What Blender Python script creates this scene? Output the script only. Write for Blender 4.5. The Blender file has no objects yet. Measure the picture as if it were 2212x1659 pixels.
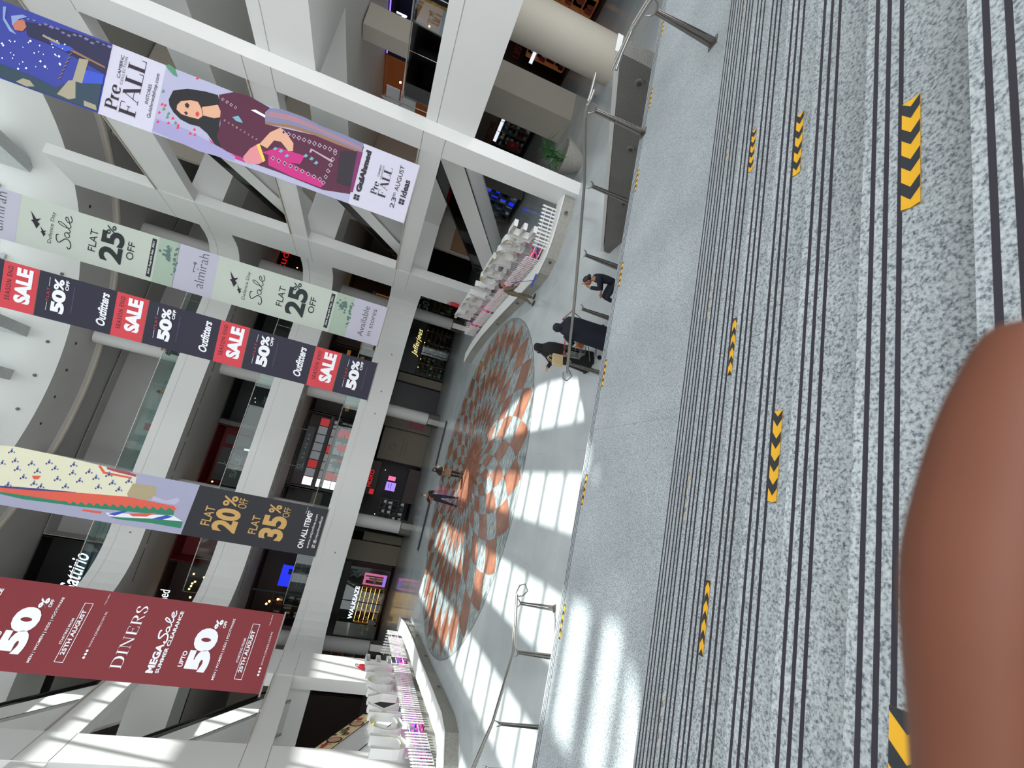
import bpy, bmesh, math, random
from mathutils import Vector, Matrix
random.seed(7)
sc = bpy.context.scene
COL = sc.collection
PI = math.pi
# ---------------------------------------------------------------- camera
HC = 5.2
PITCH, ROLL, YAW = math.radians(15.0), math.radians(-74.0), math.radians(14.2)
fw = Vector((math.sin(YAW)*math.cos(PITCH), math.cos(YAW)*math.cos(PITCH), -math.sin(PITCH)))
upv = Vector((math.sin(YAW)*math.sin(PITCH), math.cos(YAW)*math.sin(PITCH), math.cos(PITCH)))
rt = Vector((math.cos(YAW), -math.sin(YAW), 0))
CR = rt*math.cos(ROLL)+upv*math.sin(ROLL)
CU = -rt*math.sin(ROLL)+upv*math.cos(ROLL)
cam_d = bpy.data.cameras.new('camera'); cam = bpy.data.objects.new('camera', cam_d); COL.objects.link(cam)
cam_d.sensor_fit = 'HORIZONTAL'; cam_d.sensor_width = 36; cam_d.lens = 1014/2212*36
cam_d.clip_start = .01; cam_d.clip_end = 300
mw = Matrix((CR, CU, -fw)).transposed().to_4x4(); mw.translation = Vector((0, 0, HC)); cam.matrix_world = mw
cam_d.dof.use_dof = True; cam_d.dof.focus_distance = 6.0; cam_d.dof.aperture_fstop = 11
sc.camera = cam
# ---------------------------------------------------------------- world, sun, exposure
wd = bpy.data.worlds.new('sky'); sc.world = wd; wd.use_nodes = True
nt = wd.node_tree; bg = nt.nodes['Background']
bg.inputs[0].default_value = (.93, .965, 1.0, 1); bg.inputs[1].default_value = 3.0
sd = bpy.data.lights.new('sun', 'SUN'); sun = bpy.data.objects.new('sun', sd); COL.objects.link(sun)
sd.energy = 11.0; sd.angle = math.radians(.55); sd.color = (1, .97, .91)
SUN = Vector((.383, .27, 1)).normalized()
sun.rotation_euler = SUN.to_track_quat('Z', 'Y').to_euler(); sun.location = (10, 10, 40)
sc.view_settings.view_transform = 'Standard'; sc.view_settings.look = 'None'
sc.view_settings.gamma = 1; sc.view_settings.use_curve_mapping = False
sc.view_settings.exposure = 0.25
sc.cycles.max_bounces = 10; sc.cycles.diffuse_bounces = 6; sc.cycles.glossy_bounces = 4
sc.cycles.transparent_max_bounces = 24
# ---------------------------------------------------------------- materials
MT = {}
def lin(c): return tuple(((v/12.92) if v <= .04045 else ((v+.055)/1.055)**2.4) for v in c)
def mat(name, rgb, rough=.6, metal=0, emis=0, spec=.5, ecol=None, bump=None):
    if name in MT: return MT[name]
    m = bpy.data.materials.new(name); m.use_nodes = True; MT[name] = m
    b = m.node_tree.nodes['Principled BSDF']
    c = lin(rgb)+(1,)
    b.inputs['Base Color'].default_value = c; b.inputs['Roughness'].default_value = rough
    b.inputs['Metallic'].default_value = metal; b.inputs['Specular IOR Level'].default_value = spec
    if emis:
        b.inputs['Emission Color'].default_value = (lin(ecol)+(1,)) if ecol else c
        b.inputs['Emission Strength'].default_value = emis
    if bump:
        N = m.node_tree.nodes; L = m.node_tree.links
        t = N.new('ShaderNodeTexNoise'); t.inputs['Scale'].default_value = bump[0]; t.inputs['Detail'].default_value = 4
        tc = N.new('ShaderNodeTexCoord'); L.new(tc.outputs['Object'], t.inputs['Vector'])
        r = N.new('ShaderNodeMix'); r.data_type = 'RGBA'
        r.inputs[6].default_value = tuple(v*(1-bump[1]) for v in c[:3])+(1,); r.inputs[7].default_value = tuple(min(1, v*(1+bump[1])) for v in c[:3])+(1,)
        L.new(t.outputs['Fac'], r.inputs[0]); L.new(r.outputs[2], b.inputs['Base Color'])
    return m
def speckle(name, cols, scale, rough, tile=None, scale2=None, stretch=None):
    """noise driven stone: cols = list of (pos, rgb)"""
    m = bpy.data.materials.new(name); m.use_nodes = True; MT[name] = m
    N = m.node_tree.nodes; L = m.node_tree.links; b = N['Principled BSDF']
    tc = N.new('ShaderNodeTexCoord'); mp = N.new('ShaderNodeMapping'); L.new(tc.outputs['Object'], mp.inputs['Vector'])
    if stretch: mp.inputs['Scale'].default_value = stretch
    n = N.new('ShaderNodeTexNoise'); n.inputs['Scale'].default_value = scale; n.inputs['Detail'].default_value = 5; n.inputs['Roughness'].default_value = .65
    L.new(mp.outputs[0], n.inputs['Vector'])
    r = N.new('ShaderNodeValToRGB'); L.new(n.outputs['Fac'], r.inputs[0])
    while len(r.color_ramp.elements) < len(cols): r.color_ramp.elements.new(.5)
    for e, (p, c) in zip(r.color_ramp.elements, cols): e.position = p; e.color = lin(c)+(1,)
    out = r.outputs[0]
    if scale2:
        n2 = N.new('ShaderNodeTexNoise'); n2.inputs['Scale'].default_value = scale2; n2.inputs['Detail'].default_value = 2; L.new(tc.outputs['Object'], n2.inputs['Vector'])
        mm = N.new('ShaderNodeMapRange'); mm.inputs[1].default_value = .3; mm.inputs[2].default_value = .7; mm.inputs[3].default_value = .86; mm.inputs[4].default_value = 1.06; L.new(n2.outputs['Fac'], mm.inputs[0])
        mx = N.new('ShaderNodeMix'); mx.data_type = 'RGBA'; mx.blend_type = 'MULTIPLY'; mx.inputs[0].default_value = 1
        L.new(out, mx.inputs[6]); L.new(mm.outputs[0], mx.inputs[7]); out = mx.outputs[2]
    if tile:
        w, h, off = tile
        br = N.new('ShaderNodeTexBrick'); br.inputs['Scale'].default_value = 1; br.inputs['Brick Width'].default_value = w; br.inputs['Row Height'].default_value = h
        br.inputs['Mortar Size'].default_value = off; br.inputs['Color1'].default_value = (1, 1, 1, 1); br.inputs['Color2'].default_value = (.96, .96, .96, 1); br.inputs['Mortar'].default_value = (.7, .7, .7, 1)
        L.new(tc.outputs['Object'], br.inputs['Vector'])
        mx = N.new('ShaderNodeMix'); mx.data_type = 'RGBA'; mx.blend_type = 'MULTIPLY'; mx.inputs[0].default_value = 1
        L.new(out, mx.inputs[6]); L.new(br.outputs['Color'], mx.inputs[7]); out = mx.outputs[2]
    L.new(out, b.inputs['Base Color']); b.inputs['Roughness'].default_value = rough
    return m
def glassmat(name, tint, gl=.12, rough=.02):
    m = bpy.data.materials.new(name); m.use_nodes = True; MT[name] = m
    N = m.node_tree.nodes; L = m.node_tree.links; N.remove(N['Principled BSDF'])
    t = N.new('ShaderNodeBsdfTransparent'); t.inputs[0].default_value = tint+(1,)
    g = N.new('ShaderNodeBsdfGlossy'); g.inputs['Roughness'].default_value = rough
    f = N.new('ShaderNodeFresnel'); f.inputs[0].default_value = 1.45
    mx = N.new('ShaderNodeMixShader'); L.new(f.outputs[0], mx.inputs[0]); L.new(t.outputs[0], mx.inputs[1]); L.new(g.outputs[0], mx.inputs[2])
    L.new(mx.outputs[0], N['Material Output'].inputs[0]); return m
speckle('granite', [(.30, (.25, .27, .30)), (.41, (.48, .51, .53)), (.51, (.66, .69, .70)), (.66, (.755, .78, .785)), (.8, (.82, .83, .83))], 95, .42, tile=(2.3, 50, .0035), scale2=1.2)
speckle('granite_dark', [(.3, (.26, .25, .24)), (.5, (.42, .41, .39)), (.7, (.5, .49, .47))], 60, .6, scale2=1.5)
speckle('floorstone', [(.3, (.70, .72, .725)), (.6, (.725, .745, .75)), (.8, (.745, .76, .765))], 1.2, .13, tile=(3.2, 1.6, .003), scale2=.35)
speckle('marble_grey', [(.30, (.22, .25, .27)), (.45, (.48, .52, .53)), (.56, (.60, .63, .62)), (.72, (.78, .78, .75))], 2.6, .14, stretch=(1, 3.2, 1))
speckle('marble_red', [(.3, (.47, .30, .24)), (.55, (.56, .37, .29)), (.75, (.66, .45, .33))], 1.6, .18, scale2=.8)
speckle('seatstone', [(.3, (.52, .51, .48)), (.6, (.62, .61, .58))], 18, .6, scale2=.6)
glassmat('glass', (.80, .90, .87)); glassmat('skyglass', (.93, .97, .98))
mat('white', (.86, .86, .85), .55, bump=(.5, .03)); mat('white2', (.80, .795, .785), .6, bump=(.5, .04)); mat('soffit', (.70, .69, .68), .8, bump=(.6, .08))
mat('cream', (.72, .69, .64), .6, bump=(.8, .05)); mat('grey', (.45, .45, .44), .6); mat('dgrey', (.22, .22, .22), .5); mat('black', (.05, .05, .055), .4)
mat('steel', (.66, .65, .63), .28, .9); mat('brushed', (.52, .50, .48), .38, .85, bump=(30, .15)); mat('yellow', (.93, .70, .12), .55); mat('tapeblack', (.16, .18, .20), .6)
mat('groove', (.17, .16, .19), .7); mat('woodb', (.30, .22, .16), .5, bump=(4, .3))
mat('beamgrey', (.72, .73, .73), .7, bump=(6, .2))
# ---------------------------------------------------------------- mesh builder
class M:
    def __init__(s): s.v = []; s.f = []; s.m = []; s.cur = 0
    def add(s, vs, fs):
        o = len(s.v); s.v += [tuple(v) for v in vs]; s.f += [tuple(i+o for i in f) for f in fs]; s.m += [s.cur]*len(fs); return s
    def box(s, x0, x1, y0, y1, z0, z1, mx=None):
        vs = [Vector((x, y, z)) for x in (x0, x1) for y in (y0, y1) for z in (z0, z1)]
        if mx is not None: vs = [mx @ v for v in vs]
        return s.add(vs, [(0, 1, 3, 2), (4, 6, 7, 5), (0, 4, 5, 1), (2, 3, 7, 6), (0, 2, 6, 4), (1, 5, 7, 3)])
    def prism(s, pts, d):
        """closed 3d polygon pushed along vector d"""
        n = len(pts); d = Vector(d); a = [Vector(p) for p in pts]
        fs = [tuple(range(n))[::-1], tuple(range(n, 2*n))]+[(i, (i+1) % n, n+(i+1) % n, n+i) for i in range(n)]
        return s.add(a+[p+d for p in a], fs)
    def tube(s, pts, r, n=8, cap=True):
        P = [Vector(p) for p in pts]; R = r if isinstance(r, (list, tuple)) else [r]*len(P)
        rings = []; u = None
        for i, p in enumerate(P):
            t = (P[min(i+1, len(P)-1)]-P[max(i-1, 0)]).normalized()
            if u is None: u = t.orthogonal().normalized()
            u = (u-t*u.dot(t)).normalized(); w = t.cross(u)
            rings.append([p+(u*math.cos(2*PI*k/n)+w*math.sin(2*PI*k/n))*R[i] for k in range(n)])
        return s.loft(rings, cap)
    def loft(s, rings, cap=True):
        n = len(rings[0]); vs = [v for r in rings for v in r]; fs = []
        for i in range(len(rings)-1):
            for k in range(n): fs.append((i*n+k, i*n+(k+1) % n, (i+1)*n+(k+1) % n, (i+1)*n+k))
        if cap: fs += [tuple(range(n))[::-1], tuple((len(rings)-1)*n+k for k in range(n))]
        return s.add(vs, fs)
    def lathe(s, c, prof, n=24, cap=True):
        return s.loft([[Vector((c[0]+r*math.cos(2*PI*k/n), c[1]+r*math.sin(2*PI*k/n), c[2]+z)) for k in range(n)] for r, z in prof], cap)
    def ell(s, c, r, n=14, m=9, mx=None):
        rings = []
        for j in range(m):
            a = -PI/2+PI*(j+.02)/(m-1+.04) if m > 1 else 0
            rings.append([Vector((r[0]*math.cos(a)*math.cos(2*PI*k/n), r[1]*math.cos(a)*math.sin(2*PI*k/n), r[2]*math.sin(a))) for k in range(n)])
        c = Vector(c); rings = [[(mx @ v if mx is not None else v)+c for v in q] for q in rings]
        return s.loft(rings)
    def sweep(s, path, prof, closed=False, cap=True):
        """profile (d, z) carried along a plan path; d is measured to the left of the path"""
        P = [Vector((p[0], p[1])) for p in path]; n = len(P); rings = []
        for i, p in enumerate(P):
            a = P[i-1] if (i > 0 or closed) else p; b = P[(i+1) % n] if (i < n-1 or closed) else p
            t1 = (p-a).normalized() if (p-a).length > 1e-6 else (b-p).normalized(); t2 = (b-p).normalized() if (b-p).length > 1e-6 else t1
            t = (t1+t2).normalized(); nn = Vector((-t.y, t.x)); k = 1/max(.3, nn.dot(Vector((-t1.y, t1.x))))
            rings.append([Vector((p.x+nn.x*d*k, p.y+nn.y*d*k, z)) for d, z in prof])
        if closed: rings.append(rings[0])
        return s.loft(rings, cap and not closed)
    def build(s, name, mats, parent=None, smooth=False, loc=None):
        me = bpy.data.meshes.new(name); me.from_pydata([tuple(v) for v in s.v], [], s.f)
        mats = mats if isinstance(mats, (list, tuple)) else [mats]
        for q in mats: me.materials.append(MT[q])
        for p, k in zip(me.polygons, s.m): p.material_index = k; p.use_smooth = smooth
        bm = bmesh.new(); bm.from_mesh(me); bmesh.ops.recalc_face_normals(bm, faces=bm.faces); bm.to_mesh(me); bm.free()
        if smooth: me.set_sharp_from_angle(angle=math.radians(42))
        o = bpy.data.objects.new(name, me); COL.objects.link(o)
        if parent is not None: o.parent = parent
        if loc is not None: o.location = loc
        return o
def tag(o, label=None, cat=None, group=None, kind=None):
    if label: o['label'] = label
    if cat: o['category'] = cat
    if group: o['group'] = group
    if kind: o['kind'] = kind
    return o
def thing(name, label, cat, loc=(0, 0, 0), rz=0, group=None):
    o = bpy.data.objects.new(name, None); COL.objects.link(o); o.location = loc; o.rotation_euler = (0, 0, rz); o.empty_display_size = .1
    return tag(o, label, cat, group)
def struct(name, m, mats, label=None, parent=None, smooth=False):
    o = m.build(name, mats, parent, smooth); o['kind'] = 'structure'
    if label: o['label'] = label
    return o
def copy_tree(o, parent=None):
    c = o.copy(); COL.objects.link(c); c.parent = parent
    for ch in list(o.children): copy_tree(ch, c)
    return c
# ---------------------------------------------------------------- lettering
_fc = {}
def glyphs(txt, bold=0, shear=0, space=1):
    key = (txt, bold, shear, space)
    if key in _fc: return _fc[key]
    cu = bpy.data.curves.new('t', 'FONT'); cu.body = txt; cu.offset = bold; cu.shear = shear; cu.space_character = space; cu.resolution_u = 4
    ob = bpy.data.objects.new('t', cu); COL.objects.link(ob); bpy.context.view_layer.update()
    me = ob.evaluated_get(bpy.context.evaluated_depsgraph_get()).to_mesh()
    vs = [v.co.copy() for v in me.vertices]; fs = [tuple(p.vertices) for p in me.polygons]
    bpy.data.objects.remove(ob); bpy.data.curves.remove(cu)
    x0 = min(v.x for v in vs); x1 = max(v.x for v in vs); y0 = min(v.y for v in vs); y1 = max(v.y for v in vs)
    r = ([((v.x-x0)/(x1-x0), (v.y-y0)/(y1-y0)) for v in vs], fs); _fc[key] = r; return r
class Face:
    """a flat upright surface: origin O, unit direction E along it; N points at the viewer"""
    def __init__(s, O, E): s.O = Vector(O); s.E = Vector(E).normalized(); s.N = Vector((s.E.y, -s.E.x, 0))
    def p(s, u, v, d=0): return s.O+s.E*u+Vector((0, 0, v))+s.N*d
    def text(s, mb, txt, u0, u1, v0, h, d=.006, bold=.02, shear=0, space=1, desc=False):
        vs, fs = glyphs(txt, bold, shear, space)
        return mb.add([s.p(u0+(u1-u0)*a, v0+h*b, d) for a, b in vs], fs)
    def poly(s, mb, pts, d=.004): return mb.add([s.p(u, v, d) for u, v in pts], [tuple(range(len(pts)))])
    def rect(s, mb, u0, u1, v0, v1, d=.004): return s.poly(mb, [(u0, v0), (u1, v0), (u1, v1), (u0, v1)], d)
    def frame(s, mb, u0, u1, v0, v1, w, d=.006):
        for q in ((u0, u1, v0, v0+w), (u0, u1, v1-w, v1), (u0, u0+w, v0+w, v1-w), (u1-w, u1, v0+w, v1-w)): s.rect(mb, *q, d=d)
    def disc(s, mb, u, v, r, d=.006, n=20, r2=None): return s.poly(mb, [(u+r*math.cos(2*PI*k/n), v+(r2 or r)*math.sin(2*PI*k/n)) for k in range(n)], d)
    def stroke(s, mb, pts, w, d=.006, wf=None):
        """ribbon along a smooth curve through pts; wf(angle) varies its width"""
        P = []
        for i in range(len(pts)-1):
            p0 = pts[max(i-1, 0)]; p1 = pts[i]; p2 = pts[i+1]; p3 = pts[min(i+2, len(pts)-1)]
            for k in range(5):
                t = k/5; P.append(tuple(.5*(2*p1[j]+(p2[j]-p0[j])*t+(2*p0[j]-5*p1[j]+4*p2[j]-p3[j])*t*t+(3*p1[j]-p0[j]-3*p2[j]+p3[j])*t**3) for j in (0, 1)))
        P.append(pts[-1]); L = []; R = []
        for i, q in enumerate(P):
            a = P[max(i-1, 0)]; b = P[min(i+1, len(P)-1)]; tx, ty = b[0]-a[0], b[1]-a[1]; l = math.hypot(tx, ty) or 1; tx /= l; ty /= l
            ww = w*(wf(tx, ty) if wf else 1)/2; L.append(s.p(q[0]-ty*ww, q[1]+tx*ww, d)); R.append(s.p(q[0]+ty*ww, q[1]-tx*ww, d))
        n = len(P); mb.add(L+R, [(i, i+1, n+i+1, n+i) for i in range(n-1)])
SERIF = {  # straight strokes (x0,y0,x1,y1,width) in a unit cell, hairline .025 and stem .16
 'F': (.62, [(.14, 0, .14, 1, .17), (.14, .98, .6, .98, .03), (.14, .5, .45, .5, .03), (.6, .74, .6, .99, .03), (.45, .38, .45, .62, .03), (0, .015, .34, .015, .03), (0, .985, .2, .985, .03)]),
 'A': (.84, [(.08, 0, .42, 1, .035), (.42, 1, .74, 0, .17), (.19, .34, .6, .34, .03), (-.02, .015, .2, .015, .03), (.56, .015, .86, .015, .03)]),
 'L': (.62, [(.14, 0, .14, 1, .17), (.14, .015, .6, .015, .03), (.6, 0, .6, .28, .03), (0, .985, .32, .985, .03), (0, .015, .2, .015, .03)]),
 'I': (.34, [(.17, 0, .17, 1, .13), (0, .015, .34, .015, .03), (0, .985, .34, .985, .03)]),
 'N': (.86, [(.12, 0, .12, 1, .035), (.12, 1, .74, 0, .14), (.74, 0, .74, 1, .035), (0, .015, .26, .015, .03), (-.02, .985, .14, .985, .03), (.6, .985, .88, .985, .03)]),
 'E': (.66, [(.14, 0, .14, 1, .14), (.14, .985, .6, .985, .03), (.14, .52, .46, .52, .03), (.14, .015, .64, .015, .03), (.6, .8, .6, .99, .03), (.64, 0, .64, .22, .03), (.46, .42, .46, .62, .03)]),
 'P': (.6, [(.14, 0, .14, 1, .17), (0, .015, .34, .015, .03), (0, .985, .2, .985, .03)]), 'r': (.4, [(.12, 0, .12, .66, .14), (0, .015, .26, .015, .03)]), 'e': (.5, [(.06, .36, .44, .36, .03)]),
 'D': (.84, [(.14, 0, .14, 1, .13), (0, .015, .4, .015, .03), (0, .985, .4, .985, .03)]), 'R': (.74, [(.14, 0, .14, 1, .13), (0, .015, .28, .015, .03), (0, .985, .3, .985, .03), (.36, .5, .7, 0, .1)]), 'S': (.58, [])}
CURV = {'P': [(.2, .98), (.42, .96), (.55, .75), (.42, .5), (.2, .47)], 'r': [(.16, .45), (.24, .62), (.38, .63)], 'e': [(.44, .36), (.42, .58), (.26, .66), (.08, .5), (.06, .25), (.2, .02), (.44, .1)],
 'D': [(.38, .985), (.66, .88), (.78, .5), (.66, .12), (.38, .015)], 'R': [(.28, .985), (.52, .93), (.6, .75), (.5, .55), (.24, .5)], 'S': [(.5, .78), (.4, .97), (.22, .98), (.08, .82), (.14, .62), (.42, .42), (.52, .22), (.38, .03), (.2, .02), (.05, .22)]}
def serif(F, mb, txt, u0, u1, v0, h, d=.006, gap=.12):
    W = sum(SERIF[c][0] for c in txt)+gap*(len(txt)-1); k = (u1-u0)/W; x = 0
    for c in txt:
        w, st = SERIF[c]
        for a, b, e, g, t in st:
            dx, dy = e-a, g-b
            if abs(dy) < 1e-6: q = [(a, b-t/2), (e, b-t/2), (e, b+t/2), (a, b+t/2)]
            else: q = [(a-t/2, b), (a+t/2, b), (e+t/2, g), (e-t/2, g)]
            F.poly(mb, [(u0+(x+p)*k, v0+r*h) for p, r in q], d)
        if c in CURV: F.stroke(mb, [(u0+(x+p)*k, v0+r*h) for p, r in CURV[c]], .17*k if c != 'S' else .15*k, d, wf=lambda tx, ty: .2+.8*abs(ty)**1.5)
        x += w+gap
def script_sale(F, mb, u0, u1, v0, h, w=.05, d=.006):
    W = u1-u0; q = lambda L: [(u0+a*W, v0+b*h) for a, b in L]
    F.stroke(mb, q([(.36, .86), (.33, 1), (.2, .97), (.12, .8), (.2, .6), (.28, .4), (.24, .12), (.08, 0), (0, .12), (.06, .24)]), w, d)
    F.stroke(mb, q([(.48, .45), (.4, .5), (.33, .36), (.35, .2), (.43, .2), (.49, .42), (.48, .24), (.54, .18), (.6, .3)]), w*.8, d)
    F.stroke(mb, q([(.58, .26), (.7, .6), (.75, .95), (.7, .98), (.64, .7), (.62, .3), (.68, .18), (.76, .28)]), w*.8, d)
    F.stroke(mb, q([(.76, .28), (.9, .42), (.94, .54), (.87, .58), (.79, .42), (.8, .24), (.88, .16), (1, .3)]), w*.8, d)
# ================================================================ the hall
CX, CY = .85, 23.05
def arc(cx, cy, r, a0, a1, n): return [(cx+r*math.cos(math.radians(a0+(a1-a0)*i/n)), cy+r*math.sin(math.radians(a0+(a1-a0)*i/n))) for i in range(n+1)]
# floor of the atrium
struct('floor', M().box(-40, 40, 5.7, 60, -.2, 0), 'floorstone', 'polished pale stone atrium floor')
# round marble inlay
md = thing('floor_medallion', 'large round red and grey marble medallion inlaid in the atrium floor', 'floor inlay', (CX, CY, .001))
M().lathe((0, 0, 0), [(7.92, 0), (7.92, .004)], 96).build('marble_ground', 'marble_grey', md)
M().lathe((0, 0, 0), [(7.98, 0), (7.98, .002)], 96).build('border_ring', 'grey', md)
tm = M(); RR = [7.86, 6.87, 5.86, 4.82, 3.87, 2.98, 2.2, 1.7]; N0 = 30
def pv(r, a, z=.006): return (r*math.cos(a), r*math.sin(a), z)
for j in (0, 2, 4):
    for i in range(N0):
        a = math.radians(-90.4)+2*PI*i/N0; da = PI/N0; k = 5; pts = []
        C4 = [(RR[j], a), (RR[j+1], a+da), (RR[j+2], a), (RR[j+1], a-da)]
        for q in range(4):
            (r0, a0), (r1, a1) = C4[q], C4[(q+1) % 4]
            for t in range(k):
                f = t/k; bow = .12*math.sin(PI*f)*(r0-r1); pts.append(pv(r0+(r1-r0)*f+abs(bow)*.6, a0+(a1-a0)*f))
        tm.add(pts, [tuple(range(len(pts)))])
for i in range(N0):
    a = math.radians(-90.4)+2*PI*i/N0; da = PI/N0
    tm.add([pv(RR[6], a), pv(RR[7], a+da), pv(RR[7]-.1, a), pv(RR[7], a-da)], [(0, 1, 2, 3)])
tm.build('red_marble_tiles', 'marble_red', md)
gm = M()
for j in range(0, 7):
    for i in range(N0):
        for sg in (-1, 1):
            a = math.radians(-90.4)+2*PI*(i+(.5 if j % 2 else 0))/N0; b = a+sg*PI/N0; L = []
            for t in range(5):
                f = t/4; r = RR[j]+(RR[j+1]-RR[j])*f+.12*math.sin(PI*f)*(RR[j]-RR[j+1])*.6; L.append((r, a+(b-a)*f))
            for (r0, a0), (r1, a1) in zip(L, L[1:]):
                w = .012; gm.add([pv(r0, a0-w/r0, .009), pv(r0, a0+w/r0, .009), pv(r1, a1+w/r1, .009), pv(r1, a1-w/r1, .009)], [(0, 1, 2, 3)])
gm.build('brass_joint', 'grey', md)
cd = M().lathe((0, 0, 0), [(1.62, .004), (1.62, .007)], 60).build('red_marble_centre', 'marble_red', md)
# ---------------------------------------------------------------- staircase
Z0L = HC-2.85; T, R, G = .39, .199, .039; YL = 5.86
st = thing('staircase', 'broad granite staircase with grooved nosings leading down to the atrium', 'staircase')
XA, XB = -9, 7.49
def tread(y0, y1, z, gl=True, zb=None, x0=XA, x1=XB):
    m = M().box(x0, x1, y0, y1, (zb if zb is not None else z-R-.02), z); o = m.build('tread', 'granite', st)
    if gl:
        g = M()
        for j in range(3): w = .0065 if y1 < YL-.01 else .0045; yy = y1-.035-j*G; g.box(x0, x1, yy-w, yy+w, z-.001, z+.0016)
        g.build('grip_strips', 'groove', o)
for k in range(-9, 8):
    yk = .92+k*T+.035; tread(yk-T-.03, yk, HC-1.26-k*R, gl=(k >= -2))
tread(.955+7*T, YL, Z0L, x1=12)
for k in range(11): tread(YL+k*T, YL+(k+1)*T, Z0L-(k+1)*R*.985)
# hazard tapes
def tape(x0, x1, y, z, label, w=.04, flip=1, ph=0):
    L = abs(x1-x0); m = M(); n = 4; p = L/n
    m.add([(-L/2, -w/2, 0), (L/2, -w/2, 0), (L/2, w/2, 0), (-L/2, w/2, 0), (-L/2, -w/2, -.0015), (L/2, -w/2, -.0015), (L/2, w/2, -.0015), (-L/2, w/2, -.0015)], [(0, 1, 2, 3), (4, 5, 6, 7), (0, 1, 5, 4), (1, 2, 6, 5), (2, 3, 7, 6), (3, 0, 4, 7)])
    m.cur = 1
    for i in range(n+1):
        a = -L/2+(i-.5+ph)*p+.1*p; b = a+p*.45; s = flip*p*.32
        def cl(x): return max(-L/2, min(L/2, x))
        for sg in (-1, 1):
            if cl(b+abs(s))-cl(a) > .01: m.add([(cl(a), sg*w/2, .0006), (cl(b), sg*w/2, .0006), (cl(b+s), 0, .0006), (cl(a+s), 0, .0006)], [(0, 1, 2, 3)])
    o = m.build('hazard_tape', ['yellow', 'tapeblack'], loc=((x0+x1)/2, y, z+.0035)); tag(o, label, 'tape', 'yellow and black hazard tapes on the granite steps')
def stepz(k): return HC-1.26-k*R
def stepy(k): return .92+k*T-.108
for x0, x1, k, lab, w_, fl, ph in (
 (1.02, 1.40, 0, 'widest chevron hazard tape, on the near granite step at the upper right', .05, -1, 0),
 (-.68, -.26, 0, 'large worn yellow tape at the photo corner beside the fingertip', .075, -1, .3),
 (1.85, 2.23, 2, 'chevron tape two steps below the widest one, same side of the stairs', .042, -1, 0),
 (2.6, 2.96, 4, 'narrow chevron tape four steps below the widest tape', .04, -1, 0),
 (3.46, 3.79, 6, 'thin sliver of tape below the narrow chevron tape, right side of the upper flight', .02, -1, 0),
 (4.32, 4.7, 4, 'tape cut by the frame edge on the far right of the upper flight', .04, -1, 0),
 (5.14, 5.53, 6, 'thin tape on the lowest upper step, just beside the landing post', .02, -1, 0),
 (.22, .62, 2, 'straight chevron tape in the middle of the third visible step', .045, -1, 0),
 (1.05, 1.45, 4, 'diagonal striped tape on the fifth step, right of the middle chevron tape', .035, 1, 0),
 (-.6, -.2, 4, 'diagonal striped tape on the fifth step, left of the middle chevron tape', .035, 1, 0),
 (1.83, 2.22, 6, 'thin tape close above the landing, right of centre', .02, 1, 0),
 (.12, .51, 6, 'thin tape close above the landing, at centre', .02, 1, 0),
 (-1.43, -1.04, 6, 'thin tape close above the landing, left side', .02, 1, 0)):
    tape(x0, x1, stepy(k), stepz(k), lab, w_, fl, ph)
for x0, lab in ((8.04, 'hazard tape on the landing edge, farthest right by the frame edge'), (6.52, 'tape on the landing edge behind the tall near rail post'), (4.93, 'tape on the landing edge just left of the based rail post'), (3.3, 'tape on the landing edge in front of the seated woman'), (1.76, 'tape on the landing edge left of the shopping cart'), (.14, 'tape on the landing edge near the middle sunlit patch'), (-1.48, 'brightly sunlit tape on the landing edge by the left rail')):
    tape(x0, x0+.4, YL-.035-.118, Z0L, lab, .045, 1)
# low granite wall beside the lower flight
w = M(); zt = lambda y: 3.33-.505*(y-5.13)
prof = [(5.87, 2.96), (11.4, .18), (11.4, 0), (5.87, 0)]
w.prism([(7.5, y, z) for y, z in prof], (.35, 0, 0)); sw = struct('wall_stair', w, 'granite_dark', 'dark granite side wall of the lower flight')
c = M(); c.prism([(7.495, 5.87, 2.96), (7.495, 11.45, .18), (7.495, 11.45, .26), (7.495, 5.87, 3.06)], (.37, 0, 0)); c.build('coping', 'white2', sw)
for y in (6.2, 7.6, 9.2):
    l = M(); z = zt(y)-.42; l.tube([(7.497, y, z), (7.47, y, z)], [.09, .08], 18); l.cur = 1; l.tube([(7.471, y, z), (7.462, y, z)], .045, 14); l.build('step_light', ['granite_dark', 'dgrey'], sw)
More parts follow.
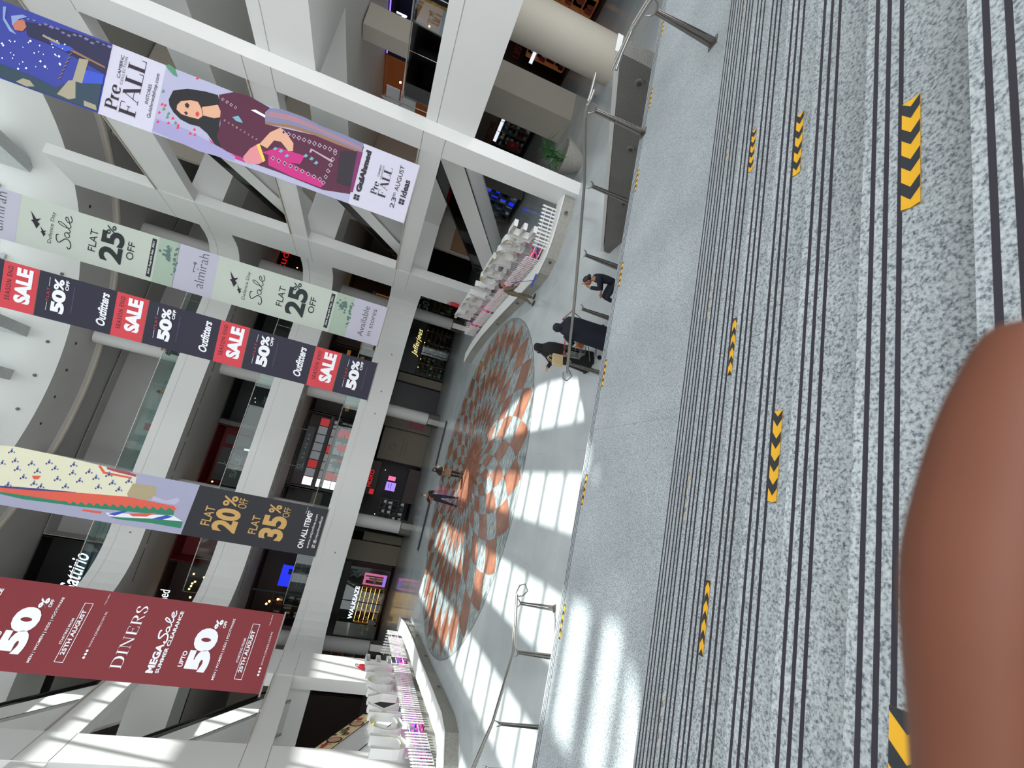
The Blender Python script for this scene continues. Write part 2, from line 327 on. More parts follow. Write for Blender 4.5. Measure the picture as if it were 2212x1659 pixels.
# ---------------------------------------------------------------- frames of the long sides
def frame_side(sx, name):
    """sx=+1 right frame plane x=11.9, -1 left frame plane x=-10.1"""
    X0 = 11.9 if sx > 0 else -10.1; D = .55*sx
    b = M()
    def bx(y0, y1, z0, z1, d0=0, d1=.55):
        a, c_ = X0+d0*sx, X0+d1*sx; b.box(min(a, c_), max(a, c_), y0, y1, z0, z1)
    if sx > 0: bx(15.15, 16.2, 0, 24.3)
    else: bx(19.0, 20.6, 0, 24.3)
    ya = 15.0 if sx > 0 else 5
    bx(27.65 if sx > 0 else 26.65, 30.6 if sx > 0 else 29.75, 0, 24.3)
    y1, y2 = (16.2, 27.65) if sx > 0 else (20.6, 26.65)
    bx(y1, y2, 5.38, 6.2, .03); bx(y1, y2, 11.35, 12.25, .03); bx(y1-16, y2+0, 17.3, 19.1, .03)
    if sx < 0: bx(5, 19.0, 5.38, 6.2, .03); bx(5, 19.0, 11.35, 12.25, .03)
    o = struct(name, b, 'white', 'white column and beam frame')
    g = M()
    ys = (15.15, 16.2, 27.65, 30.6) if sx > 0 else (19.0, 20.6, 26.65, 29.75)
    for z in (5.38, 6.2, 11.35, 12.25, 17.3, 19.1):
        for q in (0, 2):
            g.box(X0-.004*sx, X0+.002*sx, ys[q], ys[q+1], z-.008, z+.008)
    g.build('panel_joint', 'grey', o)
    # thin metal strip on the upper edge of each beam, seen as a light line
    s = M()
    for z in (6.2, 12.25, 19.1): s.box(X0-.02*sx, X0+.1*sx, y1, y2, z+.02, z+.07)
    s.build('edge_trim', 'cream', o)
    return o
frame_side(1, 'wall_right'); frame_side(-1, 'wall_left')
# ---------------------------------------------------------------- far fascias (concourse edges) with corners turning back to the side frames
PR = {1: (4.27, 5.82, 6.3), 2: (10.22, 11.74, 12.2), 3: (16.28, 17.6, 18.1)}
pathF = [(-10.3, 29.7)]+[(-10.3, 32.2)]+arc(-7.0, 32.2, 3.3, 180, 90, 8)[1:]+arc(8.8, 32.2, 3.3, 90, 0, 8)+[(12.1, 30.6)]
for lv, (a, b2, t) in PR.items():
    m = M(); m.sweep(pathF, [(0, a), (0, b2), (.03, b2), (.03, b2+.035), (0, b2+.035), (0, t), (.4, t), (.4, a)])
    struct('trim_%d' % lv, m, 'white', 'white curved fascia band of storey %d' % lv)
    n = M(); zs = a-.001
    yb = 50
    n.add([(-30, 31, zs), (-10.3, 31, zs)]+[(x, y, zs) for x, y in pathF[1:-1]]+[(12.1, 31, zs), (30, 31, zs), (30, yb, zs), (-30, yb, zs)], [tuple(range(4+len(pathF)-2+2))])
    struct('ceiling', n, 'soffit', 'grey soffit under the far concourse, storey %d' % lv)
    f = M(); f.box(-30, 30, 35.9, 50, t-.25, t-.12); f.box(-30, -10.7, 30, 36, t-.25, t-.12); f.box(12.5, 30, 30, 36, t-.25, t-.12); struct('floor', f, 'white2', 'upper concourse floor, storey %d' % lv)
    s = M()
    for i in range(9):
        x0 = -9.6+i*2.3; s.box(x0, x0+2.0, 36.55, 36.62, a-.015, a-.002)
    tag(s.build('air_slot', 'dgrey'), 'dashed dark slot diffuser in the soffit of storey %d' % lv, 'air vent', 'slot diffusers under the concourse')
# spotlights set in the fascias
pr = thing('fascia_spotlight', 'x', 'spotlight', group='small round spotlights in the white fascias')
q = M().tube([(0, 0, 0), (0, -.012, 0)], [.085, .08], 20).build('ring', 'white2', pr); q = M().tube([(0, -.012, 0), (0, -.016, 0)], .035, 14).build('lens', 'black', pr)
sp = []
for x in (-9.4, -7.6, -5.8, 4.0, 5.7, 8.6): sp.append((x, 5.05, 'ground floor fascia'))
for x in (-9.0, -7.2, -5.4, 6.6): sp.append((x, 11.0, 'first floor fascia'))
for x in (-8.6, -6.6, -4.6): sp.append((x, 17.0, 'second floor fascia'))
names = ['leftmost', 'second from left', 'third from left', 'fourth from left', 'fifth from left', 'rightmost']
cnt = {}
for i, (x, z, w_) in enumerate(sp):
    o = pr if i == 0 else copy_tree(pr); o.location = (x, 35.5, z); k = cnt.get(w_, 0); cnt[w_] = k+1
    o['label'] = 'round recessed spotlight in the %s, %s' % (w_, names[k])
# ---------------------------------------------------------------- right and left side storeys
def side_storey(sx):
    X0 = 12.42 if sx > 0 else -10.65; XO = 26.5 if sx > 0 else -24
    for lv, (a, b2, t) in enumerate(((4.42, 5.83, 6.25), (10.07, 11.52, 11.95), (16.2, 17.5, 18.0))):
        m = M(); y1 = 15.6 if sx > 0 else 19
        def bx(x0, x1, y0, y1, z0, z1): m.box(min(x0, x1), max(x0, x1), y0, y1, z0, z1)
        bx(X0, X0+.4*sx, -6, y1, a, b2); bx(X0+.04*sx, X0+.44*sx, -6, y1, b2, b2+.03); bx(X0, X0+.4*sx, -6, y1, b2+.03, t)
        bx(X0+.4*sx, XO, -6, y1, a, a+.25); bx(X0+.4*sx, XO, -6, y1, t-.12, t-.04)
        ye = 27.8 if sx > 0 else 26.8
        bx(X0+3.4*sx, XO, y1, ye+3, a, t-.1); bx(X0+.1*sx, X0+3.4*sx, ye+.2, ye+3, a, t-.1)
        struct('wall_%s_edge' % ('right' if sx > 0 else 'left'), m, 'white', 'white slab edge of the side storey %d' % (lv+1))
    w = M(); w.box(min(XO, XO+.3*sx), max(XO, XO+.3*sx), -6, 50, 0, 24.5); struct('wall_%s_outer' % ('right' if sx > 0 else 'left'), w, 'cream')
side_storey(1); side_storey(-1)
struct('wall_right_back', M().box(15.9, 26.4, 31.05, 31.3, 0, 24.1), 'cream', 'beige wall behind the right escalators')
struct('wall_far_outer', M().box(-30, 30, 50, 50.3, 0, 24.5), 'cream')
# ---------------------------------------------------------------- ceiling, ring, drum and skylight
c = M(); n = 96; ro, zi = 16.6, 24.2
ring = [(CX+ro*math.cos(2*PI*k/n), CY+ro*math.sin(2*PI*k/n), zi) for k in range(n)]
def sq(k):
    a = 2*PI*k/n; x, y = math.cos(a), math.sin(a); sxy = max(abs(x)/(29 if x > 0 else 27), abs(y)/(27.5 if y > 0 else 33)); return (CX+x/sxy, CY+y/sxy, zi)
out = [sq(k) for k in range(n)]
c.add(ring+out, [(k, (k+1) % n, n+(k+1) % n, n+k) for k in range(n)]); struct('ceiling', c, 'soffit', 'grey ceiling of the top storey')
s = M(); s.lathe((CX, CY, 0), [(16.6, 24.2), (16.55, 24.42), (14.4, 25.0)], 96, cap=False); struct('ceiling', s, 'soffit', 'sloping grey ring around the skylight', smooth=True)
p = M(); p.tube([(CX+16.6*math.cos(2*PI*k/96), CY+16.6*math.sin(2*PI*k/96), 24.17) for k in range(97)], .16, 8, cap=False); struct('trim_4', p, 'cream', 'pale rounded moulding around the ring', smooth=True)
d = M(); d.lathe((CX, CY, 0), [(14.4, 25.0), (14.4, 29.3)], 96, cap=False); struct('wall_drum', d, 'white', 'white round wall below the skylight', smooth=True)
rf = M()
ring2 = [(CX+14.4*math.cos(2*PI*k/n), CY+14.4*math.sin(2*PI*k/n), 29.3) for k in range(n)]
ou2 = [(CX+20*math.cos(2*PI*k/n), CY+20*math.sin(2*PI*k/n), 29.3) for k in range(n)]; ou3 = [(x, y, 24.6) for x, y, z in ou2]
rf.add(ring2+ou2+ou3, [(k, (k+1) % n, n+(k+1) % n, n+k) for k in range(n)]+[(n+k, n+(k+1) % n, 2*n+(k+1) % n, 2*n+k) for k in range(n)])
rf.add([(x, y, 24.5) for x, y, z in ring]+[(x, y, 24.5) for x, y, z in out], [(k, (k+1) % n, n+(k+1) % n, n+k) for k in range(n)])
struct('ceiling', rf, 'beamgrey', 'roof deck around the skylight')
sky = thing('skylight', 'round glazed skylight of deep grey beams above the atrium', 'skylight', (CX, CY, 29.2)); sky['kind'] = 'structure'
M().lathe((0, 0, 0), [(14.4, 0), (14.4, .02)], 96).build('glass_pane', 'skyglass', sky)
for k in range(-5, 6):
    x = 1.05+2.85*k-CX
    if abs(x) < 14.2:
        h = math.sqrt(14.38**2-x*x); M().box(x-.33, x+.33, -h, h, -2.2, -.05).build('beam', 'beamgrey', sky)
M().box(-9.1, 9.1, -11.1, -10.85, -.5, -.05).build('cross_beam', 'beamgrey', sky)
for k in range(-10, 11):
    y = k*1.335+.45
    if abs(y) < 14.2: h = math.sqrt(14.38**2-y*y); M().box(-h, h, y-.07, y+.07, -.35, -.03).build('mullion', 'beamgrey', sky)
dl = thing('downlight', 'x', 'downlight', group='small dark downlights around the skylight ring'); M().lathe((0, 0, 0), [(.07, -.02), (.1, .0)], 14).build('bezel', 'dgrey', dl)
for i, a in enumerate(list(range(36, 126, 7))):
    o = dl if i == 0 else copy_tree(dl); r = 15.1; o.location = (CX+r*math.cos(math.radians(a)), CY+r*math.sin(math.radians(a)), 24.8); o['label'] = 'tiny dark downlight in the grey ring, number %d counted from the right end' % (i+1)
dr_ = thing('drum_spotlight', 'x', 'spotlight', group='small spotlights on the white drum wall'); M().ell((0, 0, 0), (.1, .1, .1), 12, 7).build('lens', 'grey', dr_)
for i, a in enumerate(list(range(52, 130, 9))):
    o = dr_ if i == 0 else copy_tree(dr_); r = 14.35; o.location = (CX+r*math.cos(math.radians(a)), CY+r*math.sin(math.radians(a)), 25.9); o['label'] = 'small round spotlight on the white drum wall, number %d from the right' % (i+1)
# ================================================================ rails on the stairs
def post(root, x, y, z, h, rz=0):
    m = M(); mx = Matrix.Translation((x, y, z)) @ Matrix.Rotation(rz, 4, 'Z')
    for sx in (-1, 1):
        pr = [(-.055, 0), (.055, 0), (.03, h-.13), (-.03, h-.13)]
        for sy in (-1, 1):
            q = [(sy*.012, 0), (sy*.062, 0), (sy*.03, h-.13), (sy*.008, h-.13)]
            m.prism([mx @ Vector((sx*.006, a, b)) for a, b in q], mx.to_3x3() @ Vector((sx*.014, 0, 0)))
    m.prism([mx @ Vector((-.008, a, b)) for a, b in ((-.06, .0), (.06, 0), (.055, .16), (-.055, .16))], mx.to_3x3() @ Vector((.016, 0, 0)))
    o = m.build('post', 'brushed', root)
    M().box(-.07, .07, -.08, .08, 0, .012, mx).build('base_plate', 'brushed', o)
    b = M(); b.tube([mx @ Vector((0, .105*math.cos(a), h-.03-.1*math.sin(a))) for a in [PI*k/10 for k in range(11)]], [.006+.011*math.sin(PI*k/10) for k in range(11)], 8); b.build('crescent_bracket', 'steel', o, True)
def handrail(name, label, path, posts, h, ends):
    root = thing(name, label, 'handrail')
    off = .05
    P = [Vector(p) for p in path]
    for s in (-1, 1):
        L = []
        for i, p in enumerate(P):
            t = (P[min(i+1, len(P)-1)]-P[max(i-1, 0)]); t.z = 0; t.normalize(); n = Vector((-t.y, t.x, 0)); L.append(p+n*off*s)
        M().tube(L, .026, 12).build('rail_tube', 'steel', root, True)
    for e in ends:
        M().tube([Vector(q) for q in e], .019, 10).build('end_loop', 'steel', root, True)
    for x, y, z, rz in posts: post(root, x, y, z, h-.02, rz)
    return root
def sz(y): return Z0L if y <= YL else max(0, Z0L-(math.floor((y-YL)/T)+1)*R*.985)
RP = [(6.07, 5.68), (6.06, 5.95), (6.05, 7.32), (5.35, 8.5), (4.64, 9.55), (3.62, 10.64), (3.45, 10.82)]
rh = 1.03
def rz_(y): return 3.39-.507*(max(y, 5.8)-5.8)
handrail('handrail', 'twin tube steel handrail running down the right side of the lower stairs', [(x, y, rz_(y)) for x, y in RP],
         [(6.07, 5.76, Z0L, 0), (6.05, 7.32, sz(7.32), 0), (5.35, 8.5, sz(8.5), .5), (4.64, 9.55, sz(9.55), .5), (3.62, 10.62, 0, .6)], rh,
         [[(6.12, 5.7, 3.39), (6.3, 5.66, 3.39), (6.62, 5.66, 3.38)], [(6.02, 5.68, 3.39), (6.05, 5.6, 3.39), (6.2, 5.56, 3.38)], [(3.41, 10.85, .93), (3.3, 11.0, .84), (3.28, 11.02, .72), (3.4, 10.9, .66), (3.5, 10.84, .78), (3.49, 10.79, .9)]])
handrail('handrail', 'short twin tube steel rail standing on the landing at the upper right edge', [(6.24, 3.2, 3.38), (6.24, 4.5, 3.38)], [(6.24, 4.2, Z0L, 0), (6.24, 3.3, Z0L, 0)], rh,
         [[(6.19, 4.5, 3.38), (6.0, 4.72, 3.38), (5.82, 4.8, 3.38)], [(6.29, 4.5, 3.38), (6.22, 4.66, 3.38), (6.0, 4.98, 3.38)]])
LP = [(-4.05, 5.7), (-4.04, 7.0), (-4.02, 7.93), (-3.98, 9.3), (-3.1, 10.5), (-2.05, 11.0)]
handrail('handrail', 'twin tube steel handrail descending on the left side near the sunlit floor', [(x, y, rz_(y) if y < 10.4 else .98) for x, y in LP],
         [(-4.05, 5.76, Z0L, 0), (-4.02, 7.9, sz(7.9), 0), (-3.98, 9.3, sz(9.3), 0), (-3.1, 10.5, 0, -.6), (-2.2, 10.94, 0, -1.1)], rh,
         [[(-2.03, 11.05, .98), (-1.85, 11.1, .9), (-1.8, 11.1, .78), (-1.93, 11.05, .7), (-2.05, 11.02, .8), (-2.07, 10.96, .95)]])
# ================================================================ the two long raised benches
def bench(name, label, path, lamps):
    root = thing(name, label, 'planter bench')
    m = M(); m.sweep(path, [(-.02, 0), (-.02, .42), (.0, .46), (.55, .46), (.55, 0)]); m.build('seat_wall', 'seatstone', root, False)
    m = M(); m.sweep(path, [(-.06, .46), (-.07, .49), (-.05, .51), (.62, .51), (.62, .46)]); m.build('seat_top', 'white', root)
    l = None
    for x, y, nx, ny in lamps:
        l = M(); l.tube([(x, y, .24), (x+nx*.02, y+ny*.02, .24)], .085, 18); l.cur = 1; l.tube([(x+nx*.02, y+ny*.02, .24), (x+nx*.026, y+ny*.026, .24)], .05, 14); l.build('step_lamp', ['grey', 'dgrey'], root)
    return root
pR = [(11.86, 15.46), (10.9, 15.62)]+[(10.1, 15.85), (9.5, 16.2), (9.08, 16.8), (8.95, 17.6), (8.95, 20), (8.98, 23), (8.9, 26), (8.6, 28.5), (8.15, 29.9)]
rb = bench('planter_bench', 'long low stone bench with white top below the right hand letters', pR[::-1], [(11.2, 15.5, .1, -1), (9.35, 16.25, -.8, -.6), (8.9, 20.0, -1, 0), (8.9, 23.4, -1, 0), (8.9, 26.5, -1, 0)])
pL = [(-10.0, 15.0), (-8.8, 15.25), (-7.9, 15.6), (-7.3, 16.2), (-7.15, 17.0), (-7.2, 19), (-7.35, 22), (-7.4, 25), (-7.6, 28), (-7.95, 30.5)]
bench('planter_bench', 'long low stone bench with white top below the left hand letters', pL, [(-8.3, 15.35, .3, -1), (-7.1, 19.0, 1, 0), (-7.2, 22.3, 1, 0), (-7.3, 25.3, 1, 0), (-7.45, 28, 1, 0)])
# flower beds behind the fences, petals carrying the strip light's glow
def bed(label, x0, x1, y0, y1, mats, zt=.5):
    root = thing('flower_bed', label, 'flower bed', ((x0+x1)/2, y0, 0)); dx = (x0+x1)/2
    M().box(x0-dx, x1-dx, 0, y1-y0, 0, .48).build('bed_base', 'seatstone', root)
    r = random.Random(int(y0*10)); o = None
    m = M()
    for i in range(620):
        x = r.uniform(x0, x1)-dx; y = r.uniform(0, y1-y0); z = .48+r.uniform(.05, .4); s = r.uniform(.05, .11); m.cur = r.randrange(len(mats))
        a = r.uniform(0, PI); c, q = math.cos(a)*s, math.sin(a)*s
        m.add([(x-c, y-q, z), (x+q, y-c, z+s*r.uniform(-.6, .6)), (x+c, y+q, z+s*.5), (x-q, y+c, z+s*r.uniform(-.6, .6))], [(0, 1, 2, 3)])
    o = m.build('blossoms', mats, root); o['kind'] = 'stuff'
mat('pinkf_glow', (.95, .25, .62), .5, emis=.25); mat('purplef_glow', (.40, .22, .72), .5, emis=.2); mat('redf_glow', (.9, .15, .3), .5, emis=.15); mat('orangef_glow', (.95, .5, .25), .5, emis=.1); mat('indigof', (.15, .1, .35), .6)  # emission in the petal colours stands in for the pink and purple strip light
bed('bed of pink and purple blossoms glowing in place of a strip light behind the right picket fence', 9.75, 10.2, 16.8, 28.4, ['pinkf_glow', 'purplef_glow', 'redf_glow', 'indigof', 'orangef_glow'])
bed('bed of pink and violet blossoms glowing in place of a strip light behind the left picket fence', -8.72, -8.35, 16.6, 28.5, ['pinkf_glow', 'purplef_glow', 'pinkf_glow', 'purplef_glow', 'indigof'])
# picket fences
def fence(label, path, h, gaps, step=.165, z=.5):
    root = thing('picket_fence', label, 'fence', (path[0][0], path[0][1], z))
    o0 = Vector((path[0][0], path[0][1], 0)); d = 0; first = None; n = 0
    segs = [(Vector((*a, 0))-o0, Vector((*b, 0))-o0) for a, b in zip(path, path[1:])]
    for a, b in segs:
        L = (b-a).length; t = (b-a)/L; ang = math.atan2(t.y, t.x); k = 0
        while k*step < L:
            s = d+k*step; p = a+t*(k*step); k += 1
            if any(g0 < s < g1 for g0, g1 in gaps): continue
            if first is None:
                m = M(); w = .033; m.prism([(-w, -.012, 0), (w, -.012, 0), (w, -.012, h-.14), (w*1.5, -.012, h-.1), (0, -.012, h), (-w*1.5, -.012, h-.1), (-w, -.012, h-.14)], (0, .024, 0)); first = q = m.build('picket', 'white', root)
            else: q = first.copy(); COL.objects.link(q); q.parent = root
            q.location = p; q.rotation_euler = (0, 0, ang); n += 1
        d += L
        for zz in (h*.3, h*.72):
            m = M(); nn = Vector((-t.y, t.x, 0))*.025; m.prism([a+nn+Vector((0, 0, zz-.012)), a+nn*1.8+Vector((0, 0, zz-.012)), a+nn*1.8+Vector((0, 0, zz+.012)), a+nn+Vector((0, 0, zz+.012))], b-a); m.build('fence_rail', 'white', root)
fence('white picket fence with pointed pales on the right bench', [(11.5, 16.0), (9.95, 16.15), (9.62, 16.6), (9.6, 28.6), (10.6, 29.0)], .62, [(1.75, 2.35), (5.6, 6.1), (9.2, 9.6), (12.0, 12.3)], .16)
fence('white picket fence with pointed pales on the left bench', [(-9.6, 15.6), (-8.3, 16.1), (-8.22, 28.7), (-9.6, 29.3)], .78, [(3.6, 4.1), (9.6, 10.2), (13.0, 13.3)], .175)
# ---------------------------------------------------------------- big channel letters
mat('led', (1, .93, .2), .4, emis=1.5)
def letter(ch, label, x, y, z, w, h, face, group):
    """upright tray letter; face=-1 looks to -x, +1 looks to +x"""
    root = thing('sign_letter', label, 'sign letter', (x, y, z), group=group)
    vs, fs = glyphs(ch, .012)
    E = Vector((0, face, 0))
    def P(a, b, d): return Vector((0, 0, b*h))+E*(a-.5)*w+Vector((face*d, 0, 0))
    D = .3
    m = M(); m.add([P(a, b, .05) for a, b in vs], fs); m.build('face_plate', 'white', root)
    cnt_ = {}
    for f in fs:
        for i in range(len(f)):
            e = (f[i], f[(i+1) % len(f)]); k = tuple(sorted(e)); cnt_.setdefault(k, []).append(e)
    m = M()
    for k, e in cnt_.items():
        if len(e) == 1:
            a, b = vs[e[0][0]], vs[e[0][1]]; m.add([P(*a, 0), P(*b, 0), P(*b, D), P(*a, D)], [(0, 1, 2, 3)])
    m.build('side_wall', 'white', root)
    m = M(); r = random.Random(ord(ch)+int(y*7)); n = 0
    for f in fs:
        if n > 9: break
        ca = sum(vs[i][0] for i in f)/len(f); cb = sum(vs[i][1] for i in f)/len(f)
        if r.random() < .35: q = P(ca, cb, .07); m.box(q.x-.01, q.x+.01, q.y-.012, q.y+.012, q.z-.012, q.z+.012); n += 1
    if n: m.build('led_bulbs', 'led', root)
    M().box(-.02, .02, -w*.3, w*.3, -(z-.5), 0).build('stand', 'white2', root)
nm = {0: 'first', 1: 'second'}
word = 'THEPLACETOBE'
pos = ['the farthest letter, at the far end of the right row', 'second from the far end of the right row', 'third from the far end, right row', 'fourth from the far end, right row', 'between the P and the A of the right row', 'in the middle of the right row, after the L', 'between A and E of the right row', 'after the C of the right row', 'hidden mostly behind the nearest O, right row', 'between T and B of the right row', 'second nearest of the right row', 'nearest letter of the right row']
for i, ch in enumerate(word):
    y = 27.75-i*1.02; letter(ch, 'white hollow letter %s, %s' % (ch, pos[i]), 10.55, y, 1.07, .66 if ch == 'L' else .86, .97, -1, 'white letters of the right row')
word = 'LUCKYONE'; pos = ['outside the frame at the near end', 'nearest letter in view', 'second nearest in view', 'after the C', 'between K and O', 'between Y and N', 'second from the far end', 'farthest of the row']
for i, ch in enumerate(word):
    if i == 0: continue
    y = 17.9+(i-1)*1.21; letter(ch, 'white hollow letter %s of the left row, %s' % (ch, pos[i]), -8.75, y, 1.2, .95, 1.2, 1, 'white letters of the left row')
# palms in a big pot by the right column
pot = thing('potted_palm', 'green palm with fan leaves in a big pale bowl pot beside the white column', 'potted plant', (13.75, 15.75, 0))
M().lathe((0, 0, 0), [(.34, 0), (.5, .25), (.72, .75), (.78, .86), (.7, .86), (.66, .76), (.0, .74)], 28).build('pot', 'seatstone', pot, True)
mat('leaf', (.16, .36, .16), .45); mat('leaf2', (.24, .45, .2), .45)
for cx, cy, hh in ((-.25, -.1, 1.15), (.25, .1, 1.35), (-.55, -.3, .95), (0, .25, 1.0)):
    M().tube([(cx*.4, cy*.4, .75), (cx, cy, hh-.2+.3)], .03, 6).build('stem', 'leaf', pot)
    m = M(); r = random.Random(int(cx*100)+5)
    for k in range(46):
        a = r.uniform(0, 2*PI); e = r.uniform(-.2, 1.2); L = r.uniform(.5, .85); d = Vector((math.cos(a)*math.cos(e), math.sin(a)*math.cos(e), math.sin(e))); s = d.cross(Vector((0, 0, 1))).normalized()*.028; b = Vector((cx, cy, hh+.1)); m.cur = k % 2
        m.add([b, b+d*L*.5+s, b+d*L+Vector((0, 0, -.18)), b+d*L*.5-s], [(0, 1, 2, 3)])
    m.build('fronds', ['leaf', 'leaf2'], pot)
# pillars
def pillar(label, x0, x1, y0, y1, z0, z1, m_='cream'):
    o = M().box(x0, x1, y0, y1, z0, z1).build('pillar', m_); tag(o, label, 'pillar')
pillar('square beige pillar behind the palm on the ground floor right side', 18.3, 19.9, 18.5, 20.2, 0, 4.4)
pillar('square beige pillar of the first floor on the right side', 18.0, 19.2, 18.1, 18.9, 6.2, 10.0)
rc = thing('round_column', 'thick round cream column right of the store, at the photo top edge', 'column', (17.4, 14.1, 0))
M().lathe((0, 0, 0), [(.85, 0), (.85, 4.42)], 48).build('shaft', 'cream', rc, True)
for i, (x, nm_) in enumerate(((13.3, 'behind the right corner of the far side'), (4.9, 'right of the two visible on the far ground floor'), (-3.7, 'left of the two visible on the far ground floor'), (-12.3, 'near the left end of the far side'))):
    rc = thing('round_column', 'tall round white column with steel base, '+nm_, 'column', (x, 38.4, 0), group='tall round columns of the far side')
    M().lathe((0, 0, 0), [(.48, .95), (.48, 24.2)], 40).build('shaft', 'white2', rc, True)
    M().lathe((0, 0, 0), [(.56, 0), (.56, .9), (.5, .96)], 8).build('base_cladding', 'steel', rc)
# black low barriers on the floor before the shops
for x0, x1, y, lab in ((1.3, 4.5, 33.7, 'low black barrier rail on the floor, right of the standing woman'), (-4.3, -1.3, 32.4, 'low black barrier rail on the floor, left of the masked man')):
    t_ = thing('floor_barrier', lab, 'barrier', ((x0+x1)/2, y, 0)); M().box(-(x1-x0)/2, (x1-x0)/2, -.04, .04, .03, .14).build('bar', 'black', t_)
    for s in (-1, 1): M().box(s*(x1-x0)/2-.12, s*(x1-x0)/2+.12, -.2, .2, 0, .05).build('foot', 'brushed', t_)
# fire extinguishers on the inner column faces
for x, y, sx, lab in ((11.88, 29.9, -1, 'red fire extinguisher hanging on the far right white column'), (-10.08, 28.2, 1, 'red fire extinguisher hanging on the far left white column')):
    t_ = thing('fire_extinguisher', lab, 'fire extinguisher', (x+sx*.13, y, 1.75)); mat('extred', (.72, .08, .12), .4)
    M().lathe((0, 0, 0), [(.02, -.02), (.11, 0), (.12, .05), (.12, .5), (.08, .6), (.03, .64)], 18).build('cylinder', 'extred', t_, True)
    M().tube([(0, 0, .62), (0, 0, .72), (.05*sx, .12, .76), (.02*sx, .2, .62)], .018, 6).build('hose', 'black', t_)
# ================================================================ escalators
def esc(label, x0, x1, pts, sg, grp='escalators behind the white frames', fp=False):
    """pts: ((y,z) low handrail end, (y,z) high handrail end)"""
    root = thing('escalator', label, 'escalator', group=grp)
    (ya, za), (yb, zb) = pts
    for xi, x in enumerate((x0, x1)):
        def q(dz, y, z): return (x, y, z+dz)
        sgn = 1 if xi else -1; wd = .12
        s = M(); s.prism([q(-.62, ya+.7*sg, za-.3), q(-.62, ya, za), q(-.62, yb, zb), q(-1.75, yb, zb), q(-1.75, ya, za), q(-1.4, ya+.7*sg, za-.3)], (wd, 0, 0)); s.build('side_panel', 'white', root)
        g = M(); g.prism([q(-.62, ya, za), q(-.62, yb, zb), q(-.04, yb, zb), q(-.04, ya, za)], (.02, 0, 0)); g.build('glass_panel', 'glass', root)
        h = M(); h.tube([(x+.03, ya+.45*sg, za-.62), (x+.03, ya+.55*sg, za-.35), (x+.03, ya+.35*sg, za-.08), (x+.03, ya, za+.0), (x+.03, yb, zb)], .045, 8); h.build('handrail', 'black', root, True)
    s = M(); n = 24
    for i in range(n):
        t0, t1 = i/n, (i+1)/n; y0 = ya+(yb-ya)*t0; y1 = ya+(yb-ya)*t1; z1 = za+(zb-za)*t1-1.05
        s.box(x0+.12, x1, min(y0, y1), max(y0, y1), z1-.25, z1)
    s.build('steps', 'dgrey', root)
    m = M(); m.prism([(x0, ya, za-1.7), (x0, yb, zb-1.7), (x1+.12, yb, zb-1.7), (x1+.12, ya, za-1.7)], (0, 0, -.05)); m.build('underside_panel', 'white', root)
esc('escalator behind the right frame, climbing from the ground floor', 13.2, 14.6, ((26.6, 1.85), (17.5, 6.3)), 1)
esc('escalator behind the right frame, between first and second floor', 13.2, 14.6, ((28.3, 7.1), (21.2, 12.3)), 1)
esc('escalator behind the right frame, topmost, partly behind the lady banner', 13.2, 14.6, ((29.5, 12.9), (21.3, 18.2)), 1)
esc('escalator behind the left sunlit frame, climbing from the ground floor', -12.8, -11.4, ((26.1, 1.75), (17.8, 7.0)), 1)
esc('escalator behind the left sunlit frame, between first and second floor', -12.8, -11.4, ((27.2, 6.75), (20.2, 12.4)), 1)
esc('escalator behind the left sunlit frame, topmost one', -12.8, -11.4, ((27.3, 13.4), (21.0, 18.6)), 1)
# advertising strip printed on the lowest left escalator balustrade
mat('adorange', (.80, .42, .22), .5); mat('adcream', (.90, .82, .62), .5); mat('adred', (.75, .15, .12), .5); mat('addark', (.16, .1, .1), .5); mat('skin', (.80, .60, .48), .5)
ad = thing('escalator_advert', 'colourful printed strip with faces along the lowest left escalator', 'advert', (0, 0, 0))
def adp(mb, t, v, d=0): y = 26.1+(17.8-26.1)*t; z = 1.75+(7.0-1.75)*t-.62+v*.62; return Vector((-11.24+d, y, z))
m = M(); m.add([adp(m, 0, 0), adp(m, .8, 0), adp(m, .8, 1), adp(m, 0, 1)], [(0, 1, 2, 3)])
r = random.Random(3); mats_ = ['adcream', 'adorange', 'adred', 'addark', 'skin', 'leaf2']
for i in range(46):
    t = r.uniform(.02, .76); v = r.uniform(.02, .8); m.cur = r.choice([1, 1, 2, 3, 3, 4, 5]); w_ = r.uniform(.006, .03); h_ = r.uniform(.1, .4)
    m.add([adp(m, t, v, .004+i*.0002), adp(m, t+w_, v, .004+i*.0002), adp(m, t+w_*1.2, min(1, v+h_), .004+i*.0002), adp(m, t-.2*w_, min(1, v+h_), .004+i*.0002)], [(0, 1, 2, 3)])
for t in (.12, .3): 
    for col, rr in ((3, .5), (4, .4)):
        m.cur = col; m.add([adp(m, t+.05*rr*math.cos(a)*1.2, .5+rr*.95*math.sin(a), .02+(.5-rr)*.05) for a in [2*PI*k/16 for k in range(16)]], [tuple(range(16))])
m.build('printed_strip', mats_, ad)
